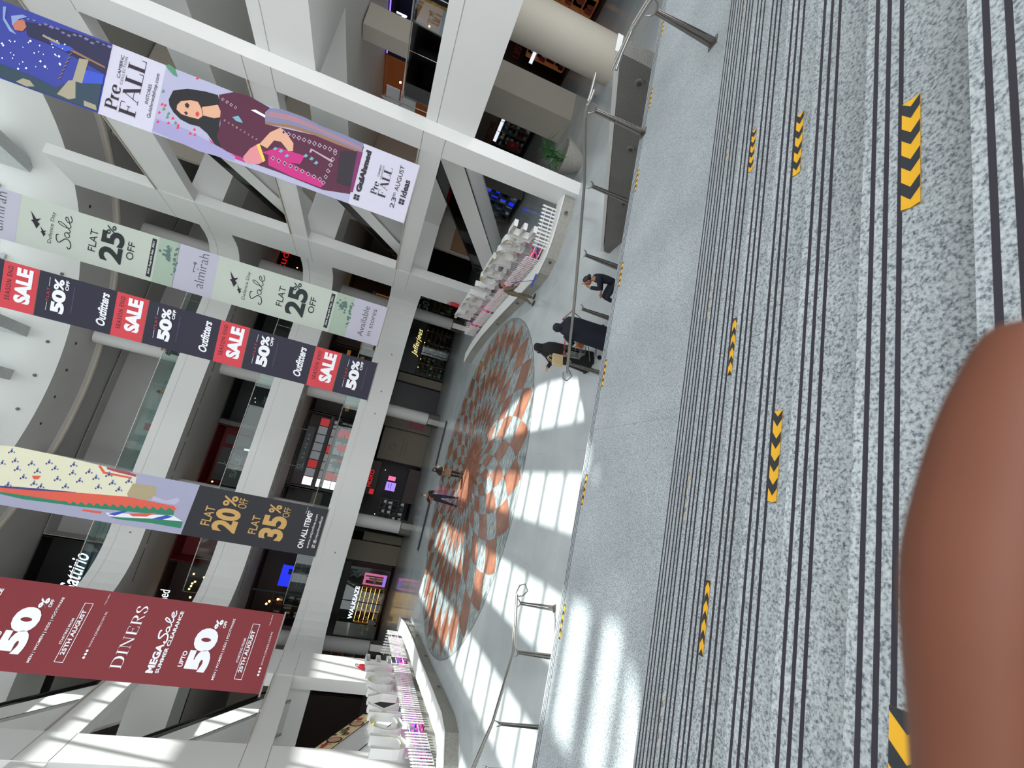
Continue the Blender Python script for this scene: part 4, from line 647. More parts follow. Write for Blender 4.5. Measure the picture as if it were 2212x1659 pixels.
def banner(label, O, ang, W, top, base):
    root = thing('hanging_banner', label, 'banner', O)
    e = Vector((math.cos(math.radians(ang)), math.sin(math.radians(ang)), 0)); F = Face((0, 0, 0), e)
    m = M(); m.prism([F.p(0, 0, -.006), F.p(W, 0, -.006), F.p(W, top, -.006), F.p(0, top, -.006)], F.N*.009); m.build('cloth', base, root)
    M().tube([F.p(-.06, 0, 0), F.p(W+.06, 0, 0)], .022, 8).build('bottom_bar', 'steel', root)
    M().tube([F.p(-.06, top, 0), F.p(W+.06, top, 0)], .022, 8).build('top_bar', 'steel', root)
    for u in (.05, W-.05): M().tube([F.p(u, top, 0), F.p(u, top+(27-O[2]-top), 0)], .008, 5).build('cable', 'grey', root)
    return root, F
def art(F, root, key, d0=.010):
    mats_ = []; m = M()
    for i, q in enumerate(ART[key].split('|')):
        c, pp = q.split(':'); c = ALI.get(c, c)
        if c not in mats_: mats_.append(c)
        m.cur = mats_.index(c); F.poly(m, [tuple(map(float, t.split(','))) for t in pp.split(' ')], d0+i*.00012)
    m.build('printed_figure', mats_, root)
def blocks(F, root, name, mt, L, d=.007):
    for q in L: m = M(); F.rect(m, *q, d=d); m.build(name, mt, root)
def words(F, root, mt, L, d=.02, name='lettering'):
    for q in L:
        m = M(); t, u0, u1, v, h = q[:5]; F.text(m, t, u0, u1, v, h, d=d, bold=q[5] if len(q) > 5 else .0, shear=q[6] if len(q) > 6 else 0, space=q[7] if len(q) > 7 else 1)
        m.build(name, mt, root)
# --- red banner
root, F = banner('dark red hanging sale banner with big white 50 %, leftmost of the banners', (-6.34, 15.331, 6.012), 20, 1.956, 17.5, 'dred')
for dv in (0, 4.09, 8.18, 12.27):
    words(F, root, 'dwhite', [('MEGA', .24, .9, 2.67+dv, .17, .045), ('SUMMER CLEARANCE', .25, 1.7, 2.54+dv, .085, .03), ('UPTO', .44, .8, 2.07+dv, .11, .03), ('50', .36, 1.38, 1.48+dv, .55, .07), ('%', 1.38, 1.62, 1.5+dv, .18, .04), ('OFF', 1.42, 1.6, 1.4+dv, .075, .03),
        ('MEN | WOMEN | KIDS | FOOTWARE', .22, 1.68, 1.21+dv, .075, .01), ('STARTING FROM', .66, 1.24, .79+dv, .055, .01), ('25TH AUGUST', .44, 1.45, .62+dv, .095, .03), ('WWW.DINERS.COM.PK', .65, 1.48, .165+dv, .045, -.005), ('*T&C APPLY', 1.62, 1.9, .3+dv, .025)])
    m = M(); serif(F, m, 'DINERS', .27, 1.71, 3.40+dv, .25, .02); m.build('serif_lettering', 'dwhite', root)
    m = M(); script_sale(F, m, .92, 1.7, 2.66+dv, .24, .035, .02); m.build('script_lettering', 'dwhite', root)
    m = M(); F.frame(m, .28, 1.62, .56+dv, .75+dv, .012, .02)
    for u in (.43, .505, .58): F.disc(m, u, .19+dv, .028, .02, 14)
    m.build('printed_frame', 'dwhite', root)
# --- black and gold banner
root, F = banner('black banner with gold 20 % and 35 % figures below a printed floral dress', (-4.551, 25.803, 5.946), 5, 2.256, 18.4, 'bblack')
blocks(F, root, 'picture_ground', 'artbg', [(0, 2.256, 5.9, 18.4)])
art(F, root, 'mtj')
words(F, root, 'bgold', [('FLAT', .57, 1.43, 4.92, .39, .01), ('20', .41, 1.47, 3.77, 1.06, .045), ('%', 1.56, 2.06, 4.11, .6, .02), ('OFF', 1.57, 2.03, 3.67, .38, .0), ('FLAT', .54, 1.37, 2.9, .35, .01), ('35', .41, 1.53, 1.7, 1.08, .045), ('%', 1.63, 2.03, 2.13, .55, .02), ('OFF', 1.53, 1.99, 1.7, .32, .0)])
words(F, root, 'bwhite', [('ON ALL ITEMS*', .27, 2.05, .68, .27, .03), ('www.mtjonline.com', .32, 1.93, .39, .15, .0), ('mtjonlineofficial', .78, 1.87, .13, .15, .0), ('*T&C apply', 1.85, 2.2, .98, .04)])
m = M(); F.frame(m, .38, .52, .15, .29, .016, .02); F.frame(m, .6, .74, .15, .29, .016, .02); F.text(m, 'f', .43, .49, .17, .1, .021, .02); F.disc(m, .67, .22, .035, .021); m.build('printed_icons', 'bwhite', root)
# --- navy and red banner
root, F = banner('long navy banner with repeated red SALE blocks and white 50 %', (3.355, 24.814, 5.624), -24, 2.002, 18.7, 'bnavy')
P4 = 4.19
vs_ = [1.77, 5.99, 10.18, 14.29]
blocks(F, root, 'red_block', 'bred', [(0, 2.002, v, v+1.23) for v in vs_]); blocks(F, root, 'gold_line', 'gold', [(0, 2.002, v-.02, v+.01) for v in vs_])
for v in vs_:
    words(F, root, 'bdark', [('SEASON END', .38, 1.85, v+.9, .17, .0, 0, 1.25)], name='dark_lettering')
    words(F, root, 'bwhite', [('SALE', .37, 1.87, v+.18, .58, .055), ('50', .35, 1.38, v-1.06, .5, .06), ('%', 1.36, 1.84, v-.94, .36, .035), ('OFF', 1.43, 1.87, v-1.12, .13, .03)]+([('Outfitters', .31, 1.8, v-2.63, .36, .03, .3)] if v > 3 else []))
    words(F, root, 'bred', [('FLAT', .8, 1.37, v-.46, .1, .0, 0, 1.3)], name='red_lettering')
    blocks(F, root, 'printed_line', 'bwhite', [(.37, .74, v-.42, v-.405), (1.44, 1.82, v-.42, v-.405)], .02)
    words(F, root, 'lilac', [('IN STORES AND ONLINE NOW', .46, 1.66, v-1.34, .03)], name='small_lettering')
# --- pale green banner
root, F = banner('long pale green and white banner with 25 % and Available in stores', (6.502, 25.889, 5.954), -24, 2.185, 18.3, 'bgreen')
blocks(F, root, 'white_block', 'bpaper2', [(0, 2.185, 0, 1.72), (0, 2.185, 8.3, 10.05), (0, 2.185, 16.42, 18.3)])
mat('mist', (.72, .77, .70), .65)
for i, dv in enumerate((0, 8.3)):
    blocks(F, root, 'misty_picture', 'bgreen2', [(0, 2.185, 1.72+dv, 2.62+dv)])
    m = M(); r = random.Random(5+i)
    for k in range(60):
        a = r.uniform(0, 1); u = 1.55+r.gauss(0, .17) if k < 40 else r.uniform(.5, 1.9); v = 1.72+(.32+abs(r.gauss(0, .17)) if k < 40 else r.uniform(0, .14)); F.disc(m, min(2.1, u), min(2.5, v)+dv, r.uniform(.03, .075), .009+k*.0001, 7)
    m.build('printed_tree', 'treeg', root)
    words(F, root, 'bdark', [('Defence Day', .42, 1.85, 6.76+dv-(.02 if i else 0), .19, -.005), ('FLAT', .62, 1.63, 5.06+dv, .3, .0), ('25', .36, 1.8, 3.97+dv, .94, .035), ('%', 1.62, 2.06, 4.38+dv, .36, .01), ('OFF', .72, 1.55, 3.52+dv, .3, .005)])
    blocks(F, root, 'date_bar', 'bdark', [(.19, 2.04, 2.7+dv, 2.89+dv)], .012)
    words(F, root, 'bwhite', [('30th Aug-6th Sep, 2021', .32, 1.92, 2.74+dv, .11, .01, .15)])
    m = M(); script_sale(F, m, .4, 1.9, 6.02+dv, .6, .04, .02); m.build('script_lettering', 'bdark', root)
    m = M()
    for u, v, k in ((1.2, 7.5, 1.0), (.82, 7.15, .6)):
        F.poly(m, [(u+a*k, v+b*k+dv) for a, b in ((-.3, -.1), (-.08, .04), (.0, .14), (.06, .06), (.42, .2), (.12, -.04), (.2, -.22), (.02, -.1), (-.06, -.2))], .02)
    m.build('printed_jets', 'ink', root)
mat('thin', (.30, .32, .34), .65)
for dv in (0, 8.2):
    words(F, root, 'thin', [('almirah', .36, 2.05, 8.72+dv, .42, -.012)])
    m = M(); F.rect(m, 1.02, 1.42, 9.25+dv, 9.275+dv, .02); 
    for a in range(4): F.disc(m, 1.47+.045*math.cos(a*PI/2), 9.26+dv+.045*math.sin(a*PI/2), .03, .02+a*.0002, 10)
    F.rect(m, 1.06, 1.09, 9.19+dv, 9.25+dv, .02); m.build('printed_key', 'thin', root)
words(F, root, 'thin', [('Available', .29, 1.93, .88, .29, -.005), ('in stores', .42, 1.89, .49, .24, -.005)])
# --- lady banner
root, F = banner('wide banner with a dark haired lady in a magenta dress and a blue dress above', (8.211, 15.175, 5.93), -20, 1.974, 15.6, 'bpaper2')
blocks(F, root, 'picture_ground', 'artbg', [(0, 1.974, 1.87, 7.62)]); blocks(F, root, 'picture_ground', 'blueb', [(0, 1.974, 9.0, 15.6)])
art(F, root, 'ideas')
words(F, root, 'ink', [('CAMBRIC', 1.15, 1.79, 8.66, .08, .0), ('COLLECTION', 1.0, 1.78, 8.57, .06, -.005, 0, 1.2), ('INSTORES', .74, 1.3, 7.86, .08, .0), ('Gulahmedshop.com', .38, 1.67, 7.70, .12, .0), ('GulAhmed', .46, 1.82, 1.57, .18, .07), ('CAMBRIC', 1.15, 1.54, 1.16, .06), ('COLLECTION', 1.09, 1.54, 1.08, .04), ('23', .34, .7, .46, .14, .0), ('RD', .72, .86, .52, .07), ('AUGUST', .92, 1.76, .46, .14, .0), ('ideas', .8, 1.38, .17, .2, .03)])
m = M()
for u0, u1, v, h, t in ((.23, 1.85, 8.1, .42, 'FALL'), (.56, 1.55, .81, .25, 'FALL')): serif(F, m, t, u0, u1, v, h, .02, .06)
for u0, u1, v, h, t in ((.25, .93, 8.58, .3, 'Pre'), (.57, .97, 1.1, .2, 'Pre')): serif(F, m, t, u0, u1, v, h, .02, .04)
m.build('serif_lettering', 'ink', root)
m = M()
for u, v, s in ((.19, 1.58, .08), (.56, .18, .08)):
    for i in (0, 1):
        for j in (0, 1): F.rect(m, u+i*(s+.015), u+i*(s+.015)+s, v+j*(s+.015), v+j*(s+.015)+s, .02)
m.build('printed_squares', 'ink', root)
# ================================================================ shops
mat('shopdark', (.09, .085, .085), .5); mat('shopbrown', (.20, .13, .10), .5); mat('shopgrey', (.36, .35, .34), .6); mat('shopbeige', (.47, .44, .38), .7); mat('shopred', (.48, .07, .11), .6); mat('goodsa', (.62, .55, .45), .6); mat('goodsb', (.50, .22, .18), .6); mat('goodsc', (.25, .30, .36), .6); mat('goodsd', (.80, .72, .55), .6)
mat('signwhite', (1, 1, 1), .5, emis=1.6, ecol=(.9, .94, 1)); mat('signgold', (1, .95, .6), .5, emis=1.0, ecol=(1, .93, .6)); mat('signred', (.9, .1, .15), .5, emis=.5); mat('lampwarm', (1, .8, .5), .5, emis=7, ecol=(1, .75, .4)); mat('lampwhite', (1, 1, 1), .5, emis=.8, ecol=(.92, .95, 1))
mat('litorange', (.60, .36, .20), .5, emis=.12); mat('litpink', (.95, .45, .65), .5, emis=.7); mat('litblue', (.08, .16, .85), .4, emis=.9); mat('litviolet', (.62, .5, .95), .4, emis=.9); mat('litred', (.92, .24, .26), .5, emis=.22); mat('litgrey', (.72, .73, .75), .5, emis=.12); mat('litglow', (1, .95, .98), .5, emis=1.6)
mat('dullwhite', (.55, .55, .56), .6); mat('shutter', (.55, .60, .61), .5); mat('boardgreen', (.07, .12, .12), .5); mat('amber', (.72, .48, .20), .5, emis=.15)
Y0 = 42.0
class SF:
    """a shopfront on a wall: u along the wall, v height, d outwards towards the viewer"""
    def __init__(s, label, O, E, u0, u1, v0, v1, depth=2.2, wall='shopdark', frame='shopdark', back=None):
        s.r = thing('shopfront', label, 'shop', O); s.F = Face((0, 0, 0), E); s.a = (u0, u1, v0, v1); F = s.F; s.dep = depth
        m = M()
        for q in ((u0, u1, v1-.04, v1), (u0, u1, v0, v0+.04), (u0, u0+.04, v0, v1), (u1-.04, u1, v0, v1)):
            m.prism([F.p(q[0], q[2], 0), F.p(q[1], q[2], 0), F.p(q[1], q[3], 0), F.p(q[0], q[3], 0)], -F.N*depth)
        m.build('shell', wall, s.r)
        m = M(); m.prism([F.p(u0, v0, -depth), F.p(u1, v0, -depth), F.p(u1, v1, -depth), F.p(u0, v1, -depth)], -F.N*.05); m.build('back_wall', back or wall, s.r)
    def slab(s, name, mt, L, t=.04):
        mts = mt if isinstance(mt, list) else [mt]; one = name in ('window_frame', 'shelf_unit', 'shelf_light'); m = M()
        for q in L:
            if not one: m = M()
            u0, u1, v0, v1, d = q[:5]; F = s.F
            m.prism([F.p(u0, v0, d), F.p(u1, v0, d), F.p(u1, v1, d), F.p(u0, v1, d)], F.N*t)
            if not one: m.build(name, mts[q[5] if len(q) > 5 else 0], s.r)
        if one: m.build(name, mts, s.r)
    def glass(s, u0, u1, v0, v1, n=3, fm='dgrey', d=.02):
        for i in range(n):
            a = u0+(u1-u0)*i/n; b = u0+(u1-u0)*(i+1)/n; s.slab('window_pane', 'glass', [(a+.03, b-.03, v0, v1, d)], .015)
        s.slab('window_frame', fm, [(u0+(u1-u0)*i/n-.03, u0+(u1-u0)*i/n+.03, v0, v1, d-.01) for i in range(n+1)]+[(u0, u1, v1-.04, v1, d-.01), (u0, u1, v0, v0+.05, d-.01)], .05)
    def word(s, mt, t, u0, u1, v, h, d=.1, bold=.02, shear=0, name='sign_lettering', space=1, fn=None):
        m = M(); (s.F.text(m, t, u0, u1, v, h, d=d, bold=bold, shear=shear, space=space) if fn is None else fn(s.F, m)); return m.build(name, mt, s.r)
    def shelves(s, u0, u1, v0, v1, rows, cols, d=-1.2, mt=('goodsa', 'goodsb', 'goodsc', 'goodsd'), sh='woodb', seed=1, lit=None, fill=.75):
        s.slab('shelf_unit', sh, [(u0, u1, v0+(v1-v0)*i/rows-.02, v0+(v1-v0)*i/rows+.02, d) for i in range(rows+1)]+[(u0+(u1-u0)*i/cols-.02, u0+(u1-u0)*i/cols+.02, v0, v1, d) for i in range(cols+1)], .3)
        r = random.Random(seed); m = M(); F = s.F
        for i in range(rows):
            for j in range(cols):
                ca = u0+(u1-u0)*j/cols+.04; cb = u0+(u1-u0)*(j+1)/cols-.04; n = max(1, int((cb-ca)/.22)); hh = (v1-v0)/rows-.08; b = v0+(v1-v0)*i/rows+.02
                for k in range(n):
                    if r.random() > fill: continue
                    m.cur = r.randrange(len(mt)); w = (cb-ca)/n*r.uniform(.55, .9); a = ca+(cb-ca)*k/n; h = hh*r.uniform(.45, .9)
                    m.prism([F.p(a, b, d+.08), F.p(a+w, b, d+.08), F.p(a+w*.85, b+h*.8, d+.08), F.p(a+w*.5, b+h, d+.08), F.p(a+w*.12, b+h*.8, d+.08)], F.N*.15)
        o = m.build('merchandise', list(mt), s.r); o['kind'] = 'stuff'
        if lit: s.slab('shelf_light', lit, [(u0+.05, u1-.05, v0+(v1-v0)*(i+1)/rows-.05, v0+(v1-v0)*(i+1)/rows-.03, d+.1) for i in range(rows)], .03)
    def lamps(s, L, r=.06, mt='lampwarm'):
        for u, v, d in L: M().ell(s.F.p(u, v, d), (r, r, r), 10, 6).build('pendant_lamp', mt, s.r)
O = (0, Y0, 0); E = (1, 0, 0)
# ground floor
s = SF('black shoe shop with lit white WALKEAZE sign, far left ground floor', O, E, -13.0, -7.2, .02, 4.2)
s.glass(-12.8, -7.6, .3, 3.55, 4); s.slab('fascia_board', 'shopdark', [(-12.95, -7.3, 3.6, 4.15, .0)])
s.word('signwhite', 'WALKEAZE', -11.5, -9.05, 2.42, .33, .12, .02)
s.shelves(-11.9, -9.2, .4, 2.2, 5, 3, -1.0, lit='lampwarm', seed=2, sh='amber'); s.slab('lit_screen', ['litpink', 'rose', 'goodsd', 'litviolet'], [(-8.9, -7.98, .5, 2.3, -.12), (-8.75, -8.5, .6, 2.1, -.07, 1), (-8.45, -8.3, .7, 1.9, -.06, 2), (-8.25, -8.15, .55, 2.2, -.07, 1), (-8.85, -8.05, .55, .75, -.05, 3), (-8.7, -8.2, 1.3, 1.5, -.05, 2)])
s.shelves(-12.7, -12.0, .9, 1.6, 2, 1, -.6, seed=5); s.slab('poster', 'dullwhite', [(-11.8, -11.4, .6, 1.1, .06), (-11.3, -10.9, .55, .8, .06)], .01)
m_ = M(); s.F.stroke(m_, [(-8.5, 3.4), (-8.3, 3.1), (-8.45, 2.8), (-8.2, 2.6)], .12, -.3); s.F.stroke(m_, [(-8.0, 3.3), (-8.15, 3.0), (-7.9, 2.75)], .1, -.3); m_.build('hanging_decor', 'dullwhite', s.r)
s = SF('bag shop with orange lit pigeonhole shelves, at the far left end', O, E, -17, -13.05, .02, 4.2, wall='shopbrown')
s.shelves(-15.9, -13.3, .6, 3.2, 3, 4, -.6, ('goodsb', 'goodsd', 'goodsc', 'shopdark'), 'litorange', 7); s.lamps([(-15, 3.5, -.4), (-14, 3.5, -.4)])
s.slab('counter', 'shopbrown', [(-15.5, -13.4, .02, .9, .1)], .5)
def plainwall(label, u0, u1, v0, v1, mt, d=0):
    t_ = thing('wall_panel', label, 'wall panel', (0, Y0, 0)); F = Face((0, 0, 0), E); m = M(); m.prism([F.p(u0, v0, d-.4), F.p(u1, v0, d-.4), F.p(u1, v1, d-.4), F.p(u0, v1, d-.4)], F.N*.4); m.build('panel', mt, t_); return t_, F
plainwall('beige wall strip right of the shoe shop', -7.15, -5.6, .02, 4.24, 'shopbeige'); plainwall('lower beige wall piece beside the left round column', -5.55, -4.9, .02, 3.2, 'shopbeige', -.3)
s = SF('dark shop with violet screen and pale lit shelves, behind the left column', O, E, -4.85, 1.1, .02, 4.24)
s.slab('menu_board', ['shopbrown', 'signred'], [(-1.9, .9, 3.35, 4.1, .1), (-1.85, -1.45, 3.4, 3.75, .15, 1)]); s.word('signred', 'HOXO', -1.3, .1, 3.75, .35, .18)
s.slab('lit_screen', ['litviolet', 'litpink', 'shopdark'], [(-1.3, -.6, 1.75, 2.55, .05), (-.45, -.1, 1.9, 2.5, .05, 1), (-1.2, -.7, 2.1, 2.14, .1, 2), (-1.1, -.7, 2.3, 2.34, .1, 2)])
s.shelves(-3.6, -2.0, .6, 2.6, 4, 4, -.5, ('litgrey', 'kiosk', 'goodsc'), 'shopgrey', 9); s.slab('counter', 'shopbrown', [(-2.0, .8, .02, 1.0, .2)], .5); s.lamps([(-3.4, 2.8, -.3), (.3, 2.9, -.3)], .03)
t_, F_ = plainwall('dim beige hoarding with a faint round crest and two lines', 1.15, 3.9, .02, 3.9, 'shopbeige')
m_ = M(); F_.frame(m_, 2.1, 2.6, 2.6, 3.1, .05, .02); F_.rect(m_, 1.6, 3.3, 2.0, 2.05, .02); F_.rect(m_, 1.8, 3.1, 1.7, 1.75, .02); m_.build('crest_print', 'shopgrey', t_)
t_, F_ = plainwall('beige pier with small pink posters, right of the hoarding', 3.95, 5.3, .02, 4.24, 'shopbeige', .2)
m_ = M()
for i in range(3): F_.rect(m_, 4.2, 4.9, .7+i*.45, 1.05+i*.45, .22)
m_.build('posters', 'rose', t_)
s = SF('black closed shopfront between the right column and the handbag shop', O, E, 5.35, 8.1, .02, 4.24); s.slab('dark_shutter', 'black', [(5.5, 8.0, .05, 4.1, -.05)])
t_, F_ = plainwall('beige pier left of the handbag shop', 8.15, 8.9, .02, 4.0, 'shopbeige')
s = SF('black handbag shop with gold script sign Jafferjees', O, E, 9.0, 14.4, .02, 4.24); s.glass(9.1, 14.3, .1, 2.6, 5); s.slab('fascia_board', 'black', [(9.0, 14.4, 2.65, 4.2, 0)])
s.word('signgold', 'Jafferjees', 10.6, 13.2, 2.8, .62, .12, -.005, .35)
s.shelves(9.3, 13.9, .3, 2.5, 5, 8, -.7, ('goodsb', 'goodsd', 'goodsc', 'shopbrown', 'dullwhite'), 'shopbrown', 11, 'amber', .6); s.lamps([(9.8, 2.5, -.3), (10.6, 2.45, -.3), (12.2, 2.5, -.3), (13.4, 2.5, -.3)], .035)
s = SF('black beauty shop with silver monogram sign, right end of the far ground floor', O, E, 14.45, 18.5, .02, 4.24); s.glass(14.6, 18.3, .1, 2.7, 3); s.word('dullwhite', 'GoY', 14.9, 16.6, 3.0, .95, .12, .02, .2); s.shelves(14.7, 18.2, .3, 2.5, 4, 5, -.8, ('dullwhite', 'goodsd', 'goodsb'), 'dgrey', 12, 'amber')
plainwall('dark end wall panel far left of the ground floor', -24, -17.05, .02, 4.24, 'shopbrown'); plainwall('dark end wall panel far right of the ground floor', 18.55, 26, .02, 4.24, 'shopdark')
# first floor (6.2 - 10.2)
B = 6.2
s = SF('red and white lit shop with gridded panels on the first floor', O, E, -2.4, 3.7, B, 10.15, 2.4, 'shopgrey')
r = random.Random(8); L = []
for j in range(8):
    u = -2.2+j*.7
    for k, (v0, v1) in enumerate(((8.35, 9.05), (7.75, 8.0), (6.9, 7.45), (6.25, 6.85))):
        c_ = 1 if (j+k*3) % 5 in (2,) or (k == 3 and j % 3 == 0) else 0
        if j == 0: c_ = 2
        L.append((u+.03, u+.66, v0, v1, -.3-.1*(k % 2), c_))
s.slab('lit_panels', ['litgrey', 'litred', 'litglow'], L); s.slab('window_frame', 'dgrey', [(-2.2+j*.7-.02, -2.2+j*.7+.02, 6.2, 9.3, -.05) for j in range(9)]+[(-2.4, 3.6, 7.5, 7.72, -.06), (-2.4, 3.6, 8.05, 8.3, -.06)])
s.slab('display_stands', ['litred', 'dullwhite', 'black'], [(-1.4, -1.0, 6.2, 7.3, .1), (-.4, .1, 6.2, 7.2, .15, 1), (.3, .6, 6.2, 7.5, .1, 2), (1.0, 1.5, 6.2, 7.2, .1), (1.7, 2.1, 6.2, 7.4, .15, 1), (2.4, 2.8, 6.2, 7.3, .1)])
bd = thing('directory_board', 'long dark green hanging directory board in front of the red and white shop', 'sign board', (0, 38.0, 0))
F_ = Face((0, 0, 0), E); M().prism([F_.p(-1.05, 8.85, 0), F_.p(2.2, 8.85, 0), F_.p(2.2, 9.4, 0), F_.p(-1.05, 9.4, 0)], F_.N*.1).build('board', 'boardgreen', bd)
m_ = M(); F_.frame(m_, -.9, -.65, 9.05, 9.3, .03, .11)
for u in (-.2, .1, .55, .8, 1.2, 1.5): F_.rect(m_, u, u+.16, 9.08, 9.13, .11); F_.rect(m_, u+.02, u+.12, 9.18, 9.21, .11)
F_.rect(m_, -.9, -.5, 8.92, 8.96, .11); m_.build('printed_signs', 'dullwhite', bd)
for u in (-.8, 1.9): M().tube([(u, -.05, 9.4), (u, -.05, 10.2)], .015, 6).build('hanger', 'steel', bd)
s = SF('brown dark shop with a glowing blue television, left on the first floor', O, E, -12.6, -7.4, B, 10.15, 2.4, 'shopbrown'); s.slab('television', ['litblue', 'navy'], [(-9.86, -8.32, 7.66, 8.5, .05), (-8.95, -8.55, 7.75, 8.0, .1, 1)]); s.slab('door_frame', 'goodsc', [(-10.4, -10.3, 6.2, 10.1, 0)]); s.shelves(-12.2, -10.6, 6.3, 8.6, 3, 3, -.9, seed=21); s.lamps([(-11.4, 8.9, -.5), (-11.2, 8.75, -.5), (-11.0, 8.2, -.6)], .08)
s.slab('bench_front', 'goodsc', [(-9.9, -7.6, 6.25, 6.5, .1), (-9.9, -7.6, 6.8, 6.9, .1), (-9.9, -7.6, 7.1, 7.2, .1)])
s = SF('grey first floor shop with a row of tiny bright bulbs beside the black banner', O, E, -7.3, -2.5, B, 10.15, 2.4, 'shopgrey'); s.slab('dark_panel', 'shopdark', [(-7.2, -5.2, 9.2, 10.1, 0), (-4.6, -2.6, 6.3, 9.4, -.5)]); s.lamps([(-6.9+i*.14, 8.2, .1) for i in range(5)], .05); s.slab('wall_band', 'shopbeige', [(-7.2, -2.6, 7.2, 8.0, -.2)])
s = SF('yellow lit restaurant with wooden ceiling on the first floor, under the white banner', O, E, 3.8, 9.8, B, 10.15, 2.6, 'shopbrown'); s.slab('wood_counter', ['amber', 'goodsb', 'shopbrown'], [(6.0, 9.6, 8.4, 8.7, -.4), (4.4, 9.4, 7.2, 7.5, -.6), (7.0, 7.5, 6.6, 7.9, -.1, 1), (5.0, 9.5, 6.2, 6.7, .1, 2)]); s.lamps([(6.4, 8.9, 0), (6.9, 8.6, -.3), (7.6, 8.9, -.2), (8.6, 8.5, -.3)], .07); s.slab('lit_frame', 'litviolet', [(7.6, 8.6, 9.3, 9.36, .1), (7.6, 8.6, 9.6, 9.66, .1), (7.6, 7.66, 9.3, 9.66, .1), (8.54, 8.6, 9.3, 9.66, .1)])
s = SF('brown boutique with a cluster of warm bulbs on the first floor, right', O, E, 9.9, 18, B, 10.15, 2.6, 'shopbrown'); s.lamps([(12.9+i*.28, 9.2-.25*(i % 3), -.2) for i in range(7)], .08); s.shelves(10.3, 15.5, 6.3, 7.8, 2, 6, -.9, ('dullwhite', 'goodsd', 'goodsb', 'leaf3'), 'amber', 31, fill=.9); s.slab('mannequin_wall', 'shopbeige', [(11, 15.5, 7.9, 8.1, -.4), (13.2, 14, 8.2, 9.2, -1.0)])
# second floor (12.1 - 16.25)
B = 12.1
s = SF('dark red shop with J. and SALE lettering on the second floor', O, E, -3.6, 1.05, B, 16.2, 2.4, 'shopred'); s.slab('dark_board', ['shopdark', 'shopred', 'shopgrey'], [(-3.1, -.6, 13.7, 15.4, .0), (-.3, .4, 13.2, 15.3, .0), (-3.4, -.9, 12.2, 14.5, .12, 2), (-.3, .6, 12.3, 13.4, .1, 1)]); s.word('dullwhite', 'J.', -1.95, -1.65, 14.62, .62, .2, .0); s.word('dullwhite', 'SALE', -2.75, -1.05, 13.72, .5, .2, .04)
s.slab('white_tube', 'lampwhite', [(-.55, -.4, 12.6, 13.8, .2)]); s.lamps([(-3.3, 15.2, .1)], .06)
s = SF('black shop front left of the narrow grey pier on the second floor', O, E, 1.5, 5.6, B, 16.2, 2.4, 'shopdark'); s.lamps([(3.6, 14.3, .1), (3.3, 14.2, .1), (2.4, 12.9, .1), (4.3, 13.0, .1)], .05, 'lampwhite'); s.word('dullwhite', 'ONE', 3.3, 3.9, 13.4, .3, .1); s.slab('pink_display', 'coral', [(3.5, 4.1, 12.4, 13.1, .1)])
plainwall('narrow grey pier between the black and the red second floor shops', 1.1, 1.45, B, 16.2, 'shopgrey')
s = SF('black restaurant with scattered warm bulbs on the second floor, centre right', O, E, 5.65, 13.4, B, 16.2, 2.4, 'shopdark'); s.lamps([(6.3, 12.9, 0), (6.6, 12.7, .1), (8.9, 13.3, 0), (9.3, 13.0, 0), (10.2, 12.8, .1)], .07); s.slab('glass_band', 'shopgrey', [(5.8, 13.2, 12.3, 13.0, .05)])
s = SF('black shop with white and red studio lettering, right on the second floor', O, E, 13.5, 19, B, 16.2, 2.4, 'shopdark'); s.word('signwhite', 'n', 13.75, 14.25, 15.55, .42, .12, .04); s.word('signred', 'studio', 14.35, 17.2, 15.5, .62, .12, .0); s.lamps([(15.3, 14.6, 0), (15.9, 14.2, 0), (14.9, 13.3, 0), (16.6, 14.8, 0)], .05)
s = SF('dark red shop with bright bulbs on the second floor, left', O, E, -9.2, -3.7, B, 16.2, 2.4, 'shopred'); s.slab('dark_panel', 'shopdark', [(-6.6, -3.9, 12.2, 14.9, .0)]); r = random.Random(5); s.lamps([(r.uniform(-6.6, -4.0), r.uniform(12.9, 14.9), .1) for i in range(9)], .06); s.slab('display_case', 'shopgrey', [(-8.6, -7.8, 12.3, 13.2, .05)])
s = SF('brown shop with white lettering hed and warm bulbs, far left second floor', O, E, -16, -9.25, B, 16.2, 2.4, 'shopbrown'); s.word('signwhite', 'hed', -11.95, -11.2, 15.35, .62, .2, .0); r = random.Random(6); s.lamps([(r.uniform(-11.5, -9.5), r.uniform(12.8, 14.6), .1) for i in range(8)], .07)
# top floor (18 - 24)
B = 18.0
s = SF('closed grey shop shutters on the top floor, centre', O, E, -4.4, 5.2, B, 24.1, 1.0, 'soffit')
s.slab('shutter_panel', ['shutter', 'rose'], [(4.0, 4.9, B, 20.6, .02), (1.7, 3.3, B, 20.7, .02), (.2, 1.6, B, 20.9, .02), (-2.3, -.1, B, 20.9, .02), (-3.6, -2.9, B, 20.6, .02), (-.6, -.1, B, 20.8, .05, 1)], .03); s.slab('seam', 'dgrey', [(-3.6, 4.9, B+.7*i, B+.7*i+.02, .06) for i in range(1, 4)], .01)
s = SF('dark shop with glowing white script sign on the top floor, left', O, E, -14, -8.9, B, 24.1, 1.5, 'shopdark'); s.slab('slats', 'goodsc', [(-13.5, -9.0, 19.0+i*.5, 19.35+i*.5, -.2) for i in range(5)]); s.word('signwhite', 'Sattirio', -12.1, -9.6, 20.9, 1.0, .2, .01, .35)
